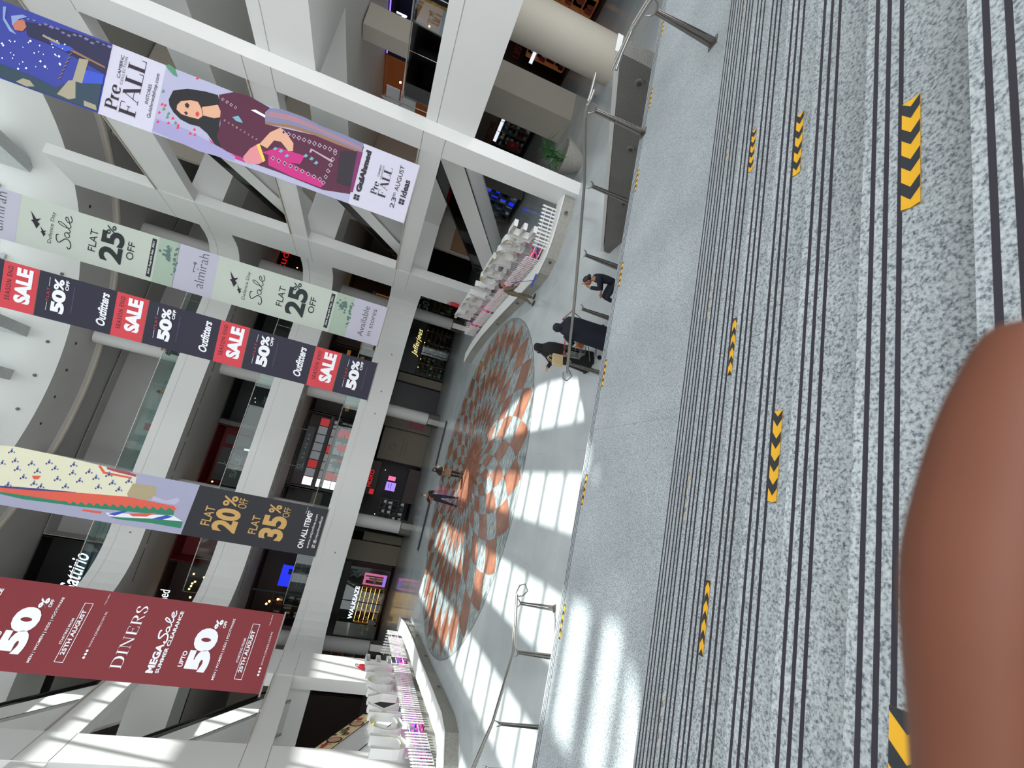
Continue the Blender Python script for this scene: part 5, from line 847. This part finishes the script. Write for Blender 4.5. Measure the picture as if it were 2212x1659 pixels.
s = SF('grey ribbed shopfront with warm lights on the top floor, left of the floral banner', O, E, -8.8, -4.5, B, 24.1, 1.5, 'soffit'); s.slab('ribbed_panel', 'shutter', [(-8.5, -6.0, 19.0+i*.3, 19.24+i*.3, .03) for i in range(8)]); s.slab('dark_panel', 'shopbrown', [(-8.6, -5.0, 18.1, 18.9, .06)]); s.lamps([(-8.4+i*.3, 19.2+.2*i, .2) for i in range(5)], .07)
s = SF('dim top floor space at the right, behind the tall banners', O, E, 5.3, 18, B, 24.1, 2.4, 'soffit'); s.slab('grey_shopfront', 'shopgrey', [(6.5, 12.5, B, 21.2, .0)]); 
# right side, ground floor store facing the hall
OR_ = (24.0, 34.0, 0); ER = (0, -1, 0)
s = SF('red and white store with MILESTORE sign on the right side ground floor', OR_, ER, 3.6, 10.6, .02, 4.3, 2.5, 'shopbrown'); s.slab('fascia_board', 'shopbeige', [(3.7, 10.5, 2.55, 3.9, 0)]); s.word('shopred', 'MILESTORE', 4.6, 7.05, 2.72, .34, .08, .03); s.slab('red_stripe', 'shopred', [(3.8, 10.4, 2.45, 2.56, .02)])
s.slab('light_panel', 'lampwhite', [(4.6, 5.6, 2.15, 2.4, -.6), (5.7, 6.6, 2.15, 2.4, -.6), (6.7, 7.3, 2.15, 2.4, -.6)]); s.shelves(4.2, 8.4, .2, 2.1, 5, 6, -1.0, ('goodsc', 'dullwhite', 'shopred', 'goodsd', 'kiosk'), 'shopgrey', 41)
s.slab('round_red_sign', 'extred', [(6.9, 6.91, .5, .51, .3)]); m_ = M(); s.F.disc(m_, 6.0, 1.1, .42, .35, 28); m_.build('red_disc', 'extred', s.r); s.word('dullwhite', 'eu', 5.85, 6.2, 1.05, .14, .36)
s = SF('second lit store of the right side with LESTORE sign and orange glowing shelves', OR_, ER, 10.8, 19.5, .02, 4.3, 2.5, 'shopbrown'); s.word('shopred', 'LESTORE', 12.2, 14.4, 2.9, .36, .08, .03); s.slab('light_panel', 'lampwhite', [(11.8, 12.6, 2.0, 2.2, -.5), (12.9, 13.3, 1.9, 2.3, -.5)]); s.shelves(12.0, 16.5, .2, 2.5, 4, 5, -.9, ('goodsb', 'shopdark', 'dullwhite', 'shopred'), 'litorange', 43); s.slab('glow_frame', 'litorange', [(13.4, 15.3, 2.6, 2.64, -.2), (13.4, 13.44, 1.2, 2.6, -.2), (15.26, 15.3, .9, 2.6, -.2), (14.2, 14.24, .5, 1.8, -.2)])
s = SF('dark shop at the top edge with dim pink figures', OR_, ER, 19.8, 30, .02, 4.3, 2.5, 'black'); s.slab('pink_board', 'rose', [(20.5, 23, .6, 2.2, -.4)]); s.word('shopgrey', '5', 20.6, 21.1, 2.6, .7, .1)
s = SF('phone shop with bluish lit shelves behind the right escalator', (18.0, 34.0, 0), ER, 5.5, 8.6, .02, 4.3, 2.2, 'shopgrey'); s.shelves(5.7, 8.4, .3, 2.6, 4, 5, -.4, ('kiosk', 'litblue', 'dullwhite', 'shopdark'), 'goodsc', 47, 'lampwhite')
# right side, first floor
OR2 = (23.0, 34.0, 0)
s = SF('indigo lit shop with glowing ATTLIN letters on the right first floor', OR2, ER, 9.6, 16, 6.3, 10.0, 2.5, 'navy'); s.word('signwhite', 'ATTLIN', 10.4, 12.6, 9.05, .55, .12, .04); s.slab('amber_room', 'amber', [(10.6, 13.2, 6.4, 8.7, -.8)]); s.slab('counter', 'shopgrey', [(10, 14, 6.3, 7.3, .2), (11, 11.6, 7.3, 7.7, .4)]); s.lamps([(11, 8.5, -.2), (11.5, 8.4, -.2), (12.3, 7.9, -.2)], .05)
s.slab('cove_light', 'litviolet', [(9.8, 15.8, 9.9, 9.97, .1)])
s = SF('orange panelled food court entrance on the right first floor', OR2, ER, 3.0, 9.5, 6.3, 10.0, 2.5, 'litorange'); s.lamps([(8.2, 9.0, .2)], .07)
fs_ = thing('arrow_sign', 'white arrow sign with red border reading FOOD STREET', 'sign', (20.3, 24.3, 8.2), PI/2)
F_ = Face((0, 0, 0), (-1, 0, 0)); m_ = M(); m_.prism([(a, 0, b) for a, b in ((-.75, .35), (.2, .35), (.2, .15), (.75, .75), (.2, 1.35), (.2, 1.1), (-.75, 1.1))], (0, -.06, 0)) ; m_.build('arrow_plate', 'bwhite', fs_)
m_ = M(); F_2 = Face((0, -.07, 0), (1, 0, 0)); F_2.text(m_, 'FOOD STREET', -.68, .3, .68, .2, .01, .03); F_2.frame(m_, -.75, .2, .3, 1.15, .04, .008); m_.build('red_print', 'extred', fs_)
M().box(-.8, .8, -.03, 0, -.6, .28).build('lower_plate', 'bwhite', fs_); M().tube([(0, .03, -2.0), (0, .03, 1.2)], .03, 8).build('stand_pole', 'steel', fs_); m_ = M(); F_2.stroke(m_, [(-.3, -.1), (0, .1), (.3, -.2)], .05, .01); F_2.frame(m_, -.8, .8, -.6, .28, .05, .008); m_.build('pepper_print', 'extred', fs_)
# adverts behind the left frame, ground floor
OL = (-22.0, 18.0, 0); EL = (0, 1, 0)
for u0, u1, v0, v1, mt, lab in ((9.2, 10.6, .2, 4.0, ['shopdark', 'rose', 'skin2'], 'tall pink perfume poster in a black frame behind the left letters'), (4.6, 7.6, .2, 3.9, ['dullwhite', 'lilac', 'amber'], 'large pale jewellery poster behind the left escalator'), (2.6, 4.4, .2, 3.9, ['shopdark', 'dullwhite', 'shopred'], 'black poster with a bold P behind the left escalator')):
    t_ = thing('wall_poster', lab, 'poster', OL); F_ = Face((0, 0, 0), EL); M().prism([F_.p(u0, v0, 0), F_.p(u1, v0, 0), F_.p(u1, v1, 0), F_.p(u0, v1, 0)], F_.N*.12).build('frame_board', mt[0], t_)
    m_ = M(); F_.rect(m_, u0+.3, u1-.15, v0+.1, v1-.5, .13); m_.cur = 1; cu, cv = (u0+u1)/2, (v0+v1)/2
    if 'perfume' in lab: F_.disc(m_, cu, cv+.3, .38, .135, 20, .5); F_.disc(m_, cu+.1, cv-.9, .3, .135, 20, .6)
    elif 'jewel' in lab: F_.stroke(m_, [(cu-.9, cv+.8), (cu, cv+.2), (cu+.6, cv+.8), (cu+.9, cv-.4)], .3, .135); F_.disc(m_, cu, cv-.3, .45, .14, 20)
    else: F_.text(m_, 'P', cu-.3, cu+.35, cv+.5, .8, .14, .04)
    m_.build('printed_picture', [mt[1], mt[2]] if 'P behind' not in lab else [mt[0], mt[1]], t_)
t_ = thing('wall_poster', 'tan cosmetics poster with bottles, hung behind the right escalator', 'poster', (16.0, 30.9, 0)); F_ = Face((0, 0, 0), E)
M().prism([F_.p(0, .9, 0), F_.p(2.2, .9, 0), F_.p(2.2, 3.2, 0), F_.p(0, 3.2, 0)], F_.N*.1).build('frame_board', 'gold', t_); m_ = M()
for i in range(7): F_.disc(m_, .3+i*.26, 1.3+.3*(i % 3), .13, .11+i*.001, 14, .3)
m_.build('printed_bottles', 'lilac', t_)
# ================================================================ people
def skin_mesh(nodes, edges, root, lvl=2):
    ks = list(nodes); me = bpy.data.meshes.new('s'); me.from_pydata([nodes[k][:3] for k in ks], [(ks.index(a), ks.index(b)) for a, b in edges], [])
    o = bpy.data.objects.new('s', me); COL.objects.link(o); md_ = o.modifiers.new('k', 'SKIN'); md_.use_smooth_shade = True
    sv = me.skin_vertices[0].data
    for i, k in enumerate(ks):
        r = nodes[k][3]; sv[i].radius = r if isinstance(r, tuple) else (r, r); sv[i].use_root = (k == root)
    if lvl: s_ = o.modifiers.new('u', 'SUBSURF'); s_.levels = lvl; s_.render_levels = lvl
    bpy.context.view_layer.update(); dg = bpy.context.evaluated_depsgraph_get(); em = o.evaluated_get(dg).to_mesh()
    vs = [tuple(v.co) for v in em.vertices]; fs = [tuple(p.vertices) for p in em.polygons]; bpy.data.objects.remove(o); return vs, fs
BASE = dict(pel=(0, 0, .95), spi=(0, .0, 1.12), che=(0, .0, 1.33), nec=(0, .0, 1.48), hed=(0, .03, 1.60), hL=(-.09, 0, .90), kL=(-.10, .03, .50), aL=(-.10, -.02, .09), tL=(-.11, .14, .035), hR=(.09, 0, .90), kR=(.10, .03, .50), aR=(.10, -.02, .09), tR=(.11, .14, .035),
    sL=(-.18, 0, 1.40), eL=(-.23, -.02, 1.13), wL=(-.24, .06, .89), mL=(-.24, .08, .81), sR=(.18, 0, 1.40), eR=(.23, -.02, 1.13), wR=(.24, .06, .89), mR=(.24, .08, .81))
RAD = dict(pel=(.15, .11), spi=(.13, .1), che=(.155, .11), nec=.055, hed=.05, hL=.085, kL=.055, aL=.036, tL=.032, hR=.085, kR=.055, aR=.036, tR=.032, sL=.055, eL=.041, wL=.027, mL=.034, sR=.055, eR=.041, wR=.027, mR=.034)
EDG = [('pel', 'spi'), ('spi', 'che'), ('che', 'nec'), ('nec', 'hed'), ('pel', 'hL'), ('hL', 'kL'), ('kL', 'aL'), ('aL', 'tL'), ('pel', 'hR'), ('hR', 'kR'), ('kR', 'aR'), ('aR', 'tR'), ('che', 'sL'), ('sL', 'eL'), ('eL', 'wL'), ('wL', 'mL'), ('che', 'sR'), ('sR', 'eR'), ('eR', 'wR'), ('wR', 'mR')]
mat('skinb', (.58, .38, .28), .55); mat('skinc', (.66, .45, .34), .55); mat('hairb', (.07, .06, .06), .5); mat('clothk', (.09, .09, .10), .85); mat('clothn', (.08, .09, .15), .85); mat('cloths', (.07, .07, .08), .9); mat('clotht', (.48, .40, .31), .8); mat('clothb', (.36, .32, .25), .8); mat('maskb', (.62, .78, .80), .7); mat('shoeb', (.10, .09, .09), .4); mat('bagc', (.74, .66, .50), .6); mat('eye', (.9, .9, .88), .3); mat('lipb', (.50, .25, .22), .5)
def human(label, loc, rz, H=1.7, over=None, skinm='skinb', hair='short', hair_m='hairb', top=None, legs=None, shoes=True, face=True, cat='person'):
    root = thing('person', label, cat, loc, rz); k = H/1.72
    J = {n: Vector(p)*k for n, p in BASE.items()}
    for n, p in (over or {}).items(): J[n] = Vector(p)*k
    R_ = {n: ((r[0]*k, r[1]*k) if isinstance(r, tuple) else r*k) for n, r in RAD.items()}
    vs, fs = skin_mesh({n: (*J[n], R_[n]) for n in J}, EDG, 'pel')
    b = M(); b.add(vs, fs)
    hd = J['hed']; ax = (hd-J['nec']).normalized(); fdir = (over or {}).get('_f')
    hc = hd+ax*.03*k; b.ell(hc, (.076*k, .095*k, .115*k), 18, 12); b.ell(hc+Vector((0, .05, -.07))*k, (.05*k, .05*k, .05*k), 12, 8)
    for s_ in (-1, 1): b.ell(hc+Vector((s_*.077, -.005, -.01))*k, (.012*k, .022*k, .032*k), 8, 6)
    b.ell(hc+Vector((0, .1, -.018))*k, (.013*k, .02*k, .026*k), 8, 6)
    for s_ in 'LR':
        m0 = J['m'+s_]; d = (m0-J['w'+s_]).normalized(); sd_ = d.cross(Vector((0, 1, 0)) if abs(d.y) < .8 else Vector((1, 0, 0))).normalized(); up_ = sd_.cross(d)
        for f_ in range(4):
            o_ = sd_*(f_-1.5)*.018*k; L_ = (.062, .072, .068, .052)[f_]*k
            b.tube([m0+o_, m0+o_+d*(.03*k+L_*.5), m0+o_*1.05+d*(.03*k+L_*.95)+up_*.018*k, m0+o_+d*(.028*k+L_*1.1)+up_*.04*k], [.0095*k, .0085*k, .0078*k, .0055*k], 7)
        b.tube([m0-sd_*.02*k-d*.015*k, m0-sd_*.045*k+d*.02*k+up_*.01*k, m0-sd_*.05*k+d*.05*k+up_*.02*k], [.011*k, .009*k, .006*k], 7)
    b.build('body', skinm, root, True)
    if face:
        e = M()
        for s_ in (-1, 1): e.ell(hc+Vector((s_*.03, .083, .008))*k, (.013*k, .008*k, .007*k), 8, 6)
        e.cur = 1
        for s_ in (-1, 1): e.ell(hc+Vector((s_*.03, .089, .008))*k, (.006*k, .005*k, .006*k), 8, 6); e.ell(hc+Vector((s_*.03, .086, .03))*k, (.018*k, .006*k, .004*k), 8, 5)
        e.cur = 2; e.ell(hc+Vector((0, .094, -.06))*k, (.02*k, .008*k, .007*k), 8, 6); e.build('facial_features', ['eye', 'hairb', 'lipb'], root, True)
    if hair == 'short' or hair == 'bun':
        h = M(); rings = []
        for j in range(9):
            a = PI/2-j*(PI*.62)/8; z = .122*math.sin(a); rr = math.cos(a)
            rings.append([hc+Vector((.083*rr*math.cos(t), .1*rr*math.sin(t)-(.012+.02*(j/8)), z+(.035*max(0, math.sin(t))*(j/8)*2.0)))*k for t in [2*PI*q/16 for q in range(16)]])
        h.loft(rings)
        if hair == 'bun': h.ell(hc+Vector((0, -.12, .0))*k, (.05*k, .05*k, .05*k), 12, 8)
        h.build('hair', hair_m, root, True)
    seg = {e: (J[e[0]], J[e[1]]) for e in EDG}
    V = [Vector(v) for v in vs]; NN = [Vector((0, 0, 0)) for _ in V]
    for f_ in fs:
        n_ = (V[f_[1]]-V[f_[0]]).cross(V[f_[2]]-V[f_[1]])
        for i_ in f_: NN[i_] += n_
    def near(pt):
        best = None
        for e, (a_, c_) in seg.items():
            d_ = c_-a_; t_ = max(0, min(1, (pt-a_).dot(d_)/max(1e-9, d_.dot(d_)))); q_ = (pt-a_-d_*t_).length-.5*(R_[e[0]][0] if isinstance(R_[e[0]], tuple) else R_[e[0]])*0
            if best is None or q_ < best[0]: best = (q_, e, t_)
        return best[1], best[2]
    NR = [near(v) for v in V]
    vol = sum(NN[i].dot(V[i]-J['che'].lerp(J['pel'], .5)) for i in range(len(V))); sg_ = 1 if vol > 0 else -1
    def cover(name, mt, pred, grow):
        m = M(); ix = {}; vv = []; ff = []
        for f_ in fs:
            if all(pred(*NR[i]) for i in f_):
                for i in f_:
                    if i not in ix: ix[i] = len(vv); vv.append(V[i]+NN[i].normalized()*grow*sg_)
                ff.append(tuple(ix[i] for i in f_))
        m.add(vv, ff); m.build(name, mt, root, True)
    if legs: cover('trousers', legs, lambda e, t: e[0] == 'pel' and e[1] in ('hL', 'hR') or e[0] in ('hL', 'hR') or (e[0] in ('kL', 'kR') and t < .93) or e == ('pel', 'spi'), .012*k)
    if top:
        lim = (lambda e, t: e[0] in ('sL', 'sR') and t < .8) if top[1] == 'short' else (lambda e, t: e[0] in ('sL', 'sR') or (e[0] in ('eL', 'eR') and t < .92))
        cover('shirt', top[0], lambda e, t: e[0] in ('pel', 'spi') or e == ('che', 'nec') and t < .75 or (e[0] == 'che' and e[1] != 'nec') or lim(e, t), .02*k)
    if shoes:
        for s_ in 'LR':
            a = J['a'+s_]; t_ = J['t'+s_]; d = (t_-a); d.z = 0; d.normalize(); m = M(); m.tube([a-d*.05*k+Vector((0, 0, -.045*k)), a+Vector((0, 0, -.03*k)), t_+Vector((0, 0, .004)), t_+d*.06*k], [.036*k, .048*k, .042*k, .026*k], 12); m.build('shoe', 'shoeb', root, True)
    return root, J, hc, k
def robe(root, rings, mt, name='robe', n=28, fold=.05, seed=1):
    """loft of soft ellipses (cx, cy, z, rx, ry)"""
    r = random.Random(seed); ph = [r.uniform(0, 6) for _ in range(4)]; L = []
    for i, (cx, cy, z, rx, ry) in enumerate(rings):
        f = fold*max(0, 1-z/1.1); L.append([Vector((cx+rx*math.cos(t)*(1+f*math.sin(7*t+ph[0])+f*.6*math.sin(11*t+ph[1])), cy+ry*math.sin(t)*(1+f*math.sin(7*t+ph[0])), z)) for t in [2*PI*q/n for q in range(n)]])
    m = M(); m.loft(L); return m.build(name, mt, root, True)
# man in the middle of the hall
root, J, hc, k = human('person in black t-shirt and trousers wearing a pale face mask, standing by the medallion centre', (-.62, 24.3, .012), PI+.12, 1.82, dict(sL=(-.19, 0, 1.41), eL=(-.27, -.02, 1.14), wL=(-.27, .06, .90), mL=(-.27, .08, .82), eR=(.33, -.05, 1.17), wR=(.17, .17, 1.28), mR=(.1, .19, 1.33), hL=(-.09, 0, .91), kL=(-.14, .03, .5), aL=(-.18, -.02, .09), tL=(-.2, .12, .035), kR=(.14, .03, .5), aR=(.19, -.02, .09), tR=(.22, .12, .035)), top=('clothk', 'short'), legs='clothk')
M().ell(hc+Vector((0, .062, -.045))*k, (.056*k, .05*k, .045*k), 12, 8).build('face_mask', 'maskb', root, True)
# woman beside him
root, J, hc, k = human('person in black headscarf and tan tunic, looking down at clasped hands, near the masked man', (.72, 24.5, .012), PI-.1, 1.6, dict(eL=(-.24, .0, 1.14), wL=(-.1, .2, 1.12), mL=(-.03, .24, 1.14), eR=(.24, 0, 1.14), wR=(.1, .2, 1.1), mR=(.03, .24, 1.1), aL=(-.07, -.02, .09), aR=(.08, -.02, .09), hed=(0, .05, 1.6)), hair='none', top=('clotht', 'long'), legs='clothk')
robe(root, [(0, 0, .62, .2, .15), (0, 0, .8, .19, .145), (0, 0, .98, .175, .13), (0, 0, 1.12, .16, .12)], 'clotht', 'tunic_skirt')
robe(root, [(0, .02, 1.1, .235, .17), (0, .01, 1.22, .225, .15), (0, 0, 1.32, .17, .13), (0, .02, 1.38, .1, .11), (0, .035, 1.46, .105, .12), (0, .035, 1.54, .105, .12), (0, .03, 1.6, .085, .1), (0, .025, 1.645, .03, .04)], 'cloths', 'headscarf'); M().ell((0, .135, 1.49), (.05, .03, .062), 12, 8).build('face', 'skinc', root, True)
M().box(-.035, .035, .27*k, .285*k, 1.1*k, 1.22*k).build('phone', 'black', root)
# cleaner with a mop at the bench
root, J, hc, k = human('person in brown uniform mopping the white bench top, seen from behind', (8.42, 18.1, 0), -PI*.62, 1.7, dict(che=(0, .06, 1.32), nec=(0, .1, 1.46), hed=(0, .14, 1.57), sL=(-.18, .06, 1.39), sR=(.18, .06, 1.39), eL=(-.2, .2, 1.16), wL=(-.08, .4, 1.08), mL=(-.03, .45, 1.05), eR=(.22, .18, 1.14), wR=(.1, .36, .95), mR=(.04, .42, .92), kL=(-.11, .12, .5), aL=(-.12, .1, .09), tL=(-.12, .26, .035), kR=(.11, -.03, .5), aR=(.12, -.2, .1), tR=(.12, -.05, .035)), top=('clothb', 'long'), legs='clothb')
mop = thing('mop', 'blue handled flat mop resting on the white bench top beside the cleaner', 'mop', (8.72, 16.95, .52)); mat('mopblue', (.22, .28, .62), .5)
mm = root.matrix_basis; bpy.context.view_layer.update(); wp = root.matrix_world @ (J['mL']+Vector((0, .04, 0)))
M().tube([(0, 0, .05), tuple(wp-Vector((8.72, 16.95, .52))), tuple((wp-Vector((8.72, 16.95, .52)))*1.25)], .014, 8).build('handle', 'mopblue', mop, True); M().box(-.06, .06, -.28, .28, .0, .045, Matrix.Rotation(.9, 4, 'Z')).build('mop_head', 'mopblue', mop)
# seated woman with a bun
zs = sz(9.75)
root, J, hc, k = human('person with hair bun in navy top, sitting on the lower steps, hand to forehead', (5.72, 9.72, zs-.02-.12), PI*.33, 1.66, dict(pel=(0, 0, .26), spi=(0, .02, .46), che=(0, .07, .68), nec=(0, .14, .82), hed=(0, .2, .92), hL=(-.1, .04, .24), kL=(-.13, .46, .33), aL=(-.13, .52, -.06), tL=(-.13, .66, -.1), hR=(.1, .04, .24), kR=(.13, .46, .33), aR=(.13, .52, -.06), tR=(.13, .66, -.1),
    sL=(-.18, .08, .74), eL=(-.2, .3, .62), wL=(-.1, .36, .86), mL=(-.05, .33, .96), sR=(.18, .08, .74), eR=(.24, .14, .48), wR=(.18, .36, .42), mR=(.16, .42, .4)), skinm='skinc', hair='bun', top=('clothn', 'long'), legs='clothn')
# women in abayas
def abaya(label, loc, rz, H, mt, lean=0, w=1, veil=False):
    root = thing('person', label, 'person', loc, rz); k = H/1.62
    R0 = [(0, 0, .02, .34*w, .3), (.0, 0, .3, .33*w, .28), (.0, 0, .62, .34*w, .26), (0, .0, .9, .345*w, .25), (0, 0, 1.1, .33*w, .235), (0, .0, 1.26, .29*w, .2), (lean*.3, .01, 1.34, .22*w, .16), (lean*.6, .02, 1.40, .13, .13), (lean, .03, 1.46, .105, .125), (lean, .03, 1.53, .103, .122), (lean, .02, 1.59, .08, .095), (lean, .01, 1.62, .03, .04)]
    robe(root, [(a*k, b*k, c_*k, d*k, e*k) for a, b, c_, d, e in R0], mt, 'abaya', 32, .06, int(loc[0]*100))
    f = M(); f.ell((lean*k, .125*k, 1.5*k), (.055*k, .03*k, .065*k), 14, 9); f.build('face', 'skinc', root, True)
    if veil: M().prism([(lean*k-.07, .13*k, 1.3*k), (lean*k+.07, .13*k, 1.3*k), (lean*k+.06, .155*k, 1.49*k), (lean*k-.06, .155*k, 1.49*k)], (0, .01, 0)).build('veil', mt, root)
    for s_ in (-1, 1): M().tube([(s_*.1, .1, .03), (s_*.11, .32, .03)], [.045, .035], 10).build('shoe', 'shoeb', root, True)
    return root, k
r1, k1 = abaya('person in a wide dark navy abaya standing with back turned beside the shopping trolley', (4.48, 10.43, 0), .35, 1.6, 'clothn', -.12, 1.0)
M().tube([(-.2, .1, 1.2), (-.32, .2, .98), (-.3, .42, .98)], [.09, .075, .055], 12).build('sleeve', 'clothn', r1, True)
r2, k2 = abaya('person in a long black abaya carrying a beige handbag, behind the shopping trolley', (4.1, 11.45, 0), PI*.5, 1.66, 'cloths', 0, .9, True)
m = M(); m.tube([(.05, .1, 1.26), (.16, .26, 1.02), (.12, .44, 1.12)], [.1, .09, .05], 12); m.build('sleeve', 'cloths', r2, True)
vs, fs = skin_mesh({'w': (.12, .42, 1.12, .026), 'p': (.11, .49, 1.14, (.034, .016)), 'a1': (.08, .53, 1.14, .009), 'a2': (.075, .56, 1.12, .008), 'b1': (.1, .54, 1.15, .009), 'b2': (.1, .575, 1.13, .008), 'c1': (.12, .54, 1.15, .009), 'c2': (.122, .57, 1.125, .008), 'd1': (.14, .53, 1.14, .008), 'd2': (.145, .555, 1.12, .007), 't1': (.07, .47, 1.15, .009), 't2': (.05, .5, 1.16, .008)}, [('w', 'p'), ('p', 'a1'), ('a1', 'a2'), ('p', 'b1'), ('b1', 'b2'), ('p', 'c1'), ('c1', 'c2'), ('p', 'd1'), ('d1', 'd2'), ('p', 't1'), ('t1', 't2')], 'w')
m = M(); m.add(vs, fs); m.build('hand', 'skinc', r2, True)
bag = thing('handbag', 'beige leather handbag hanging from the arm of the woman in black', 'handbag', (3.78, 11.12, .92), .3)
M().loft([[Vector((x*(1-.12*q), y*(1-.3*q), q*.27)) for x, y in ((-.17, -.06), (.17, -.06), (.19, 0), (.17, .06), (-.17, .06), (-.19, 0))] for q in (0, .3, .7, 1)]).build('bag_body', 'bagc', bag)
for s_ in (-1, 1): M().tube([(-.08, s_*.03, .26), (-.07, s_*.03, .36), (0, s_*.02, .42), (.07, s_*.03, .36), (.08, s_*.03, .26)], .009, 6).build('strap', 'bagc', bag, True)
# shopping trolley
tr = thing('shopping_trolley', 'chrome wire shopping trolley with red handle ends and a few groceries', 'shopping trolley', (4.45, 10.98, 0), .12)
def wire(name, L, r_, mt='steel'):
    m = M()
    for q in L: m.tube(q, r_, 6)
    return m.build(name, mt, tr, True)
wire('frame', [[(.62, s_*.24, .98), (.5, s_*.24, .75), (.42, s_*.24, .25), (.5, s_*.26, .12)] for s_ in (-1, 1)]+[[(.45, s_*.24, .28), (-.1, s_*.2, .2), (-.42, s_*.17, .14)] for s_ in (-1, 1)]+[[(.45, -.24, .28), (.45, .24, .28)]], .014)
wire('handle', [[(.64, -.27, 1.02), (.64, .27, 1.02)]], .017); wire('handle_end', [[(.64, s_*.27, 1.02), (.64, s_*.34, 1.02)] for s_ in (-1, 1)], .026, 'extred')
L = []
for s_ in (-1, 1):
    for i in range(9): x = -.5+i*.12; L.append([(x*.92+.02, s_*.16, .46+.03*(8-i)/8), (x, s_*(.2+.004*i), .9)])
    for z in (.46, .6, .75, .9): L.append([(-.48, s_*(.15+.03*z), z), (.5, s_*(.17+.05*z), z)])
for i in range(6): y = -.18+i*.07; L.append([(-.46, y, .48), (-.5, y, .9)]); L.append([(.46, y, .44), (.5, y, .9)]); L.append([(-.46, y, .48), (.46, y, .45)])
for x in (-.5, .5): L.append([(x, -.2, .9), (x, .2, .9)])
wire('basket', L, .006)
wire('red_trim', [[(.5, -.2, .93), (-.5, -.2, .92), (-.5, .2, .92), (.5, .2, .93)]], .012, 'extred')
for x in (.5, -.42):
    for s_ in (-1, 1): M().tube([(x, s_*.2-.015, .06), (x, s_*.2+.015, .06)], .06, 14).build('wheel', 'black', tr, True)
for i, (x, y, c_, lab) in enumerate(((-.1, 0, 'adorange', 'orange grocery packet lying in the shopping trolley'), (.12, .06, 'yellow2', 'small yellow packet in the shopping trolley'), (.2, -.08, 'lipb', 'brownish grocery box in the shopping trolley'))):
    g = M().box(-.09, .09, -.06, .06, 0, .16, Matrix.Rotation(.3*i, 4, 'Z')).build('grocery_packet', c_, loc=(4.45+x, 10.98+y, .475)); tag(g, lab, 'groceries')
# people on the upper storeys (only heads and shoulders show above the glass)
human('person in dark jacket leaning over the top floor balustrade', (4.9, 36.9, 17.98), PI, 1.7, dict(wL=(-.1, .35, 1.12), mL=(-.04, .4, 1.1), eL=(-.28, .12, 1.12), wR=(.1, .35, 1.12), mR=(.04, .4, 1.1), eR=(.28, .12, 1.12), hed=(0, .12, 1.58), nec=(0, .07, 1.47)), top=('clothn', 'long'), legs='clothn')
human('person with an orange top walking behind the top floor glass', (2.2, 38.6, 17.98), PI*.6, 1.65, top=('adorange', 'long'), legs='clothk')
human('person in black resting both forearms on the first floor rail', (2.9, 40.2, 6.18), PI, 1.7, dict(wL=(-.1, .3, 1.12), mL=(-.04, .36, 1.12), eL=(-.3, .05, 1.1), wR=(.12, .28, 1.2), mR=(.06, .34, 1.25), eR=(.3, .05, 1.12)), top=('clothk', 'long'), legs='clothk')
# ---------------------------------------------------------------- the photographer's hand close to the lens
mat('fingerskin', (.43, .245, .165), .6, bump=(60, .12))
FN = {'i0': ((-0.1115, 0.0893, 5.0347), 0.012), 'i1': ((-0.0612, 0.0723, 5.0657), 0.0112), 'i2': ((-0.0259, 0.0608, 5.0872), 0.0108), 'i3': ((0.0038, 0.053, 5.1014), 0.0118), 'i4': ((0.0267, 0.0463, 5.1061), 0.0098), 'i5': ((0.0446, 0.0415, 5.1052), 0.0068), 'palm': ((-0.1979, 0.1149, 4.9323), 0.02), 'wrist': ((-0.4201, 0.1775, 4.762), 0.026), 'fore': ((-0.9028, 0.3068, 4.4404), 0.034), 'm0': ((-0.1059, 0.0836, 4.9999), 0.0105), 'm1': ((-0.0508, 0.0671, 5.0332), 0.01), 'm2': ((-0.0146, 0.0578, 5.0481), 0.0095), 'm3': ((0.0114, 0.0523, 5.0519), 0.008), 'r0': ((-0.1157, 0.081, 4.9623), 0.0095), 'r1': ((-0.0593, 0.0665, 4.992), 0.009), 'r2': ((-0.0245, 0.0576, 5.0074), 0.0085), 'r3': ((-0.0008, 0.0524, 5.0102), 0.0075), 'l0': ((-0.1349, 0.0812, 4.9144), 0.008), 'l1': ((-0.0844, 0.0682, 4.9443), 0.008), 'l2': ((-0.0521, 0.0609, 4.9555), 0.007), 't0': ((-0.249, 0.1451, 4.9174), 0.011), 't1': ((-0.205, 0.1482, 4.9498), 0.0105), 't2': ((-0.1709, 0.1452, 4.9699), 0.009)}
nodes = {k: (*v[0], v[1]) for k, v in FN.items()}
eds = [('i0', 'i1'), ('i1', 'i2'), ('i2', 'i3'), ('i3', 'i4'), ('i4', 'i5'), ('palm', 'i0'), ('palm', 'wrist'), ('wrist', 'fore'), ('palm', 'm0'), ('m0', 'm1'), ('m1', 'm2'), ('m2', 'm3'), ('palm', 'r0'), ('r0', 'r1'), ('r1', 'r2'), ('r2', 'r3'), ('palm', 'l0'), ('l0', 'l1'), ('l1', 'l2'), ('palm', 't0'), ('t0', 't1'), ('t1', 't2')]
hand = thing('hand', 'out of focus brown finger of the photographer covering the lower right corner', 'hand', (0, 0, HC-.3))
vs, fs = skin_mesh(nodes, eds, 'palm', 3); vs = [(a, b, c_-(HC-.3)) for a, b, c_ in vs]
m = M(); m.add(vs, fs); m.build('skin', 'fingerskin', hand, True)
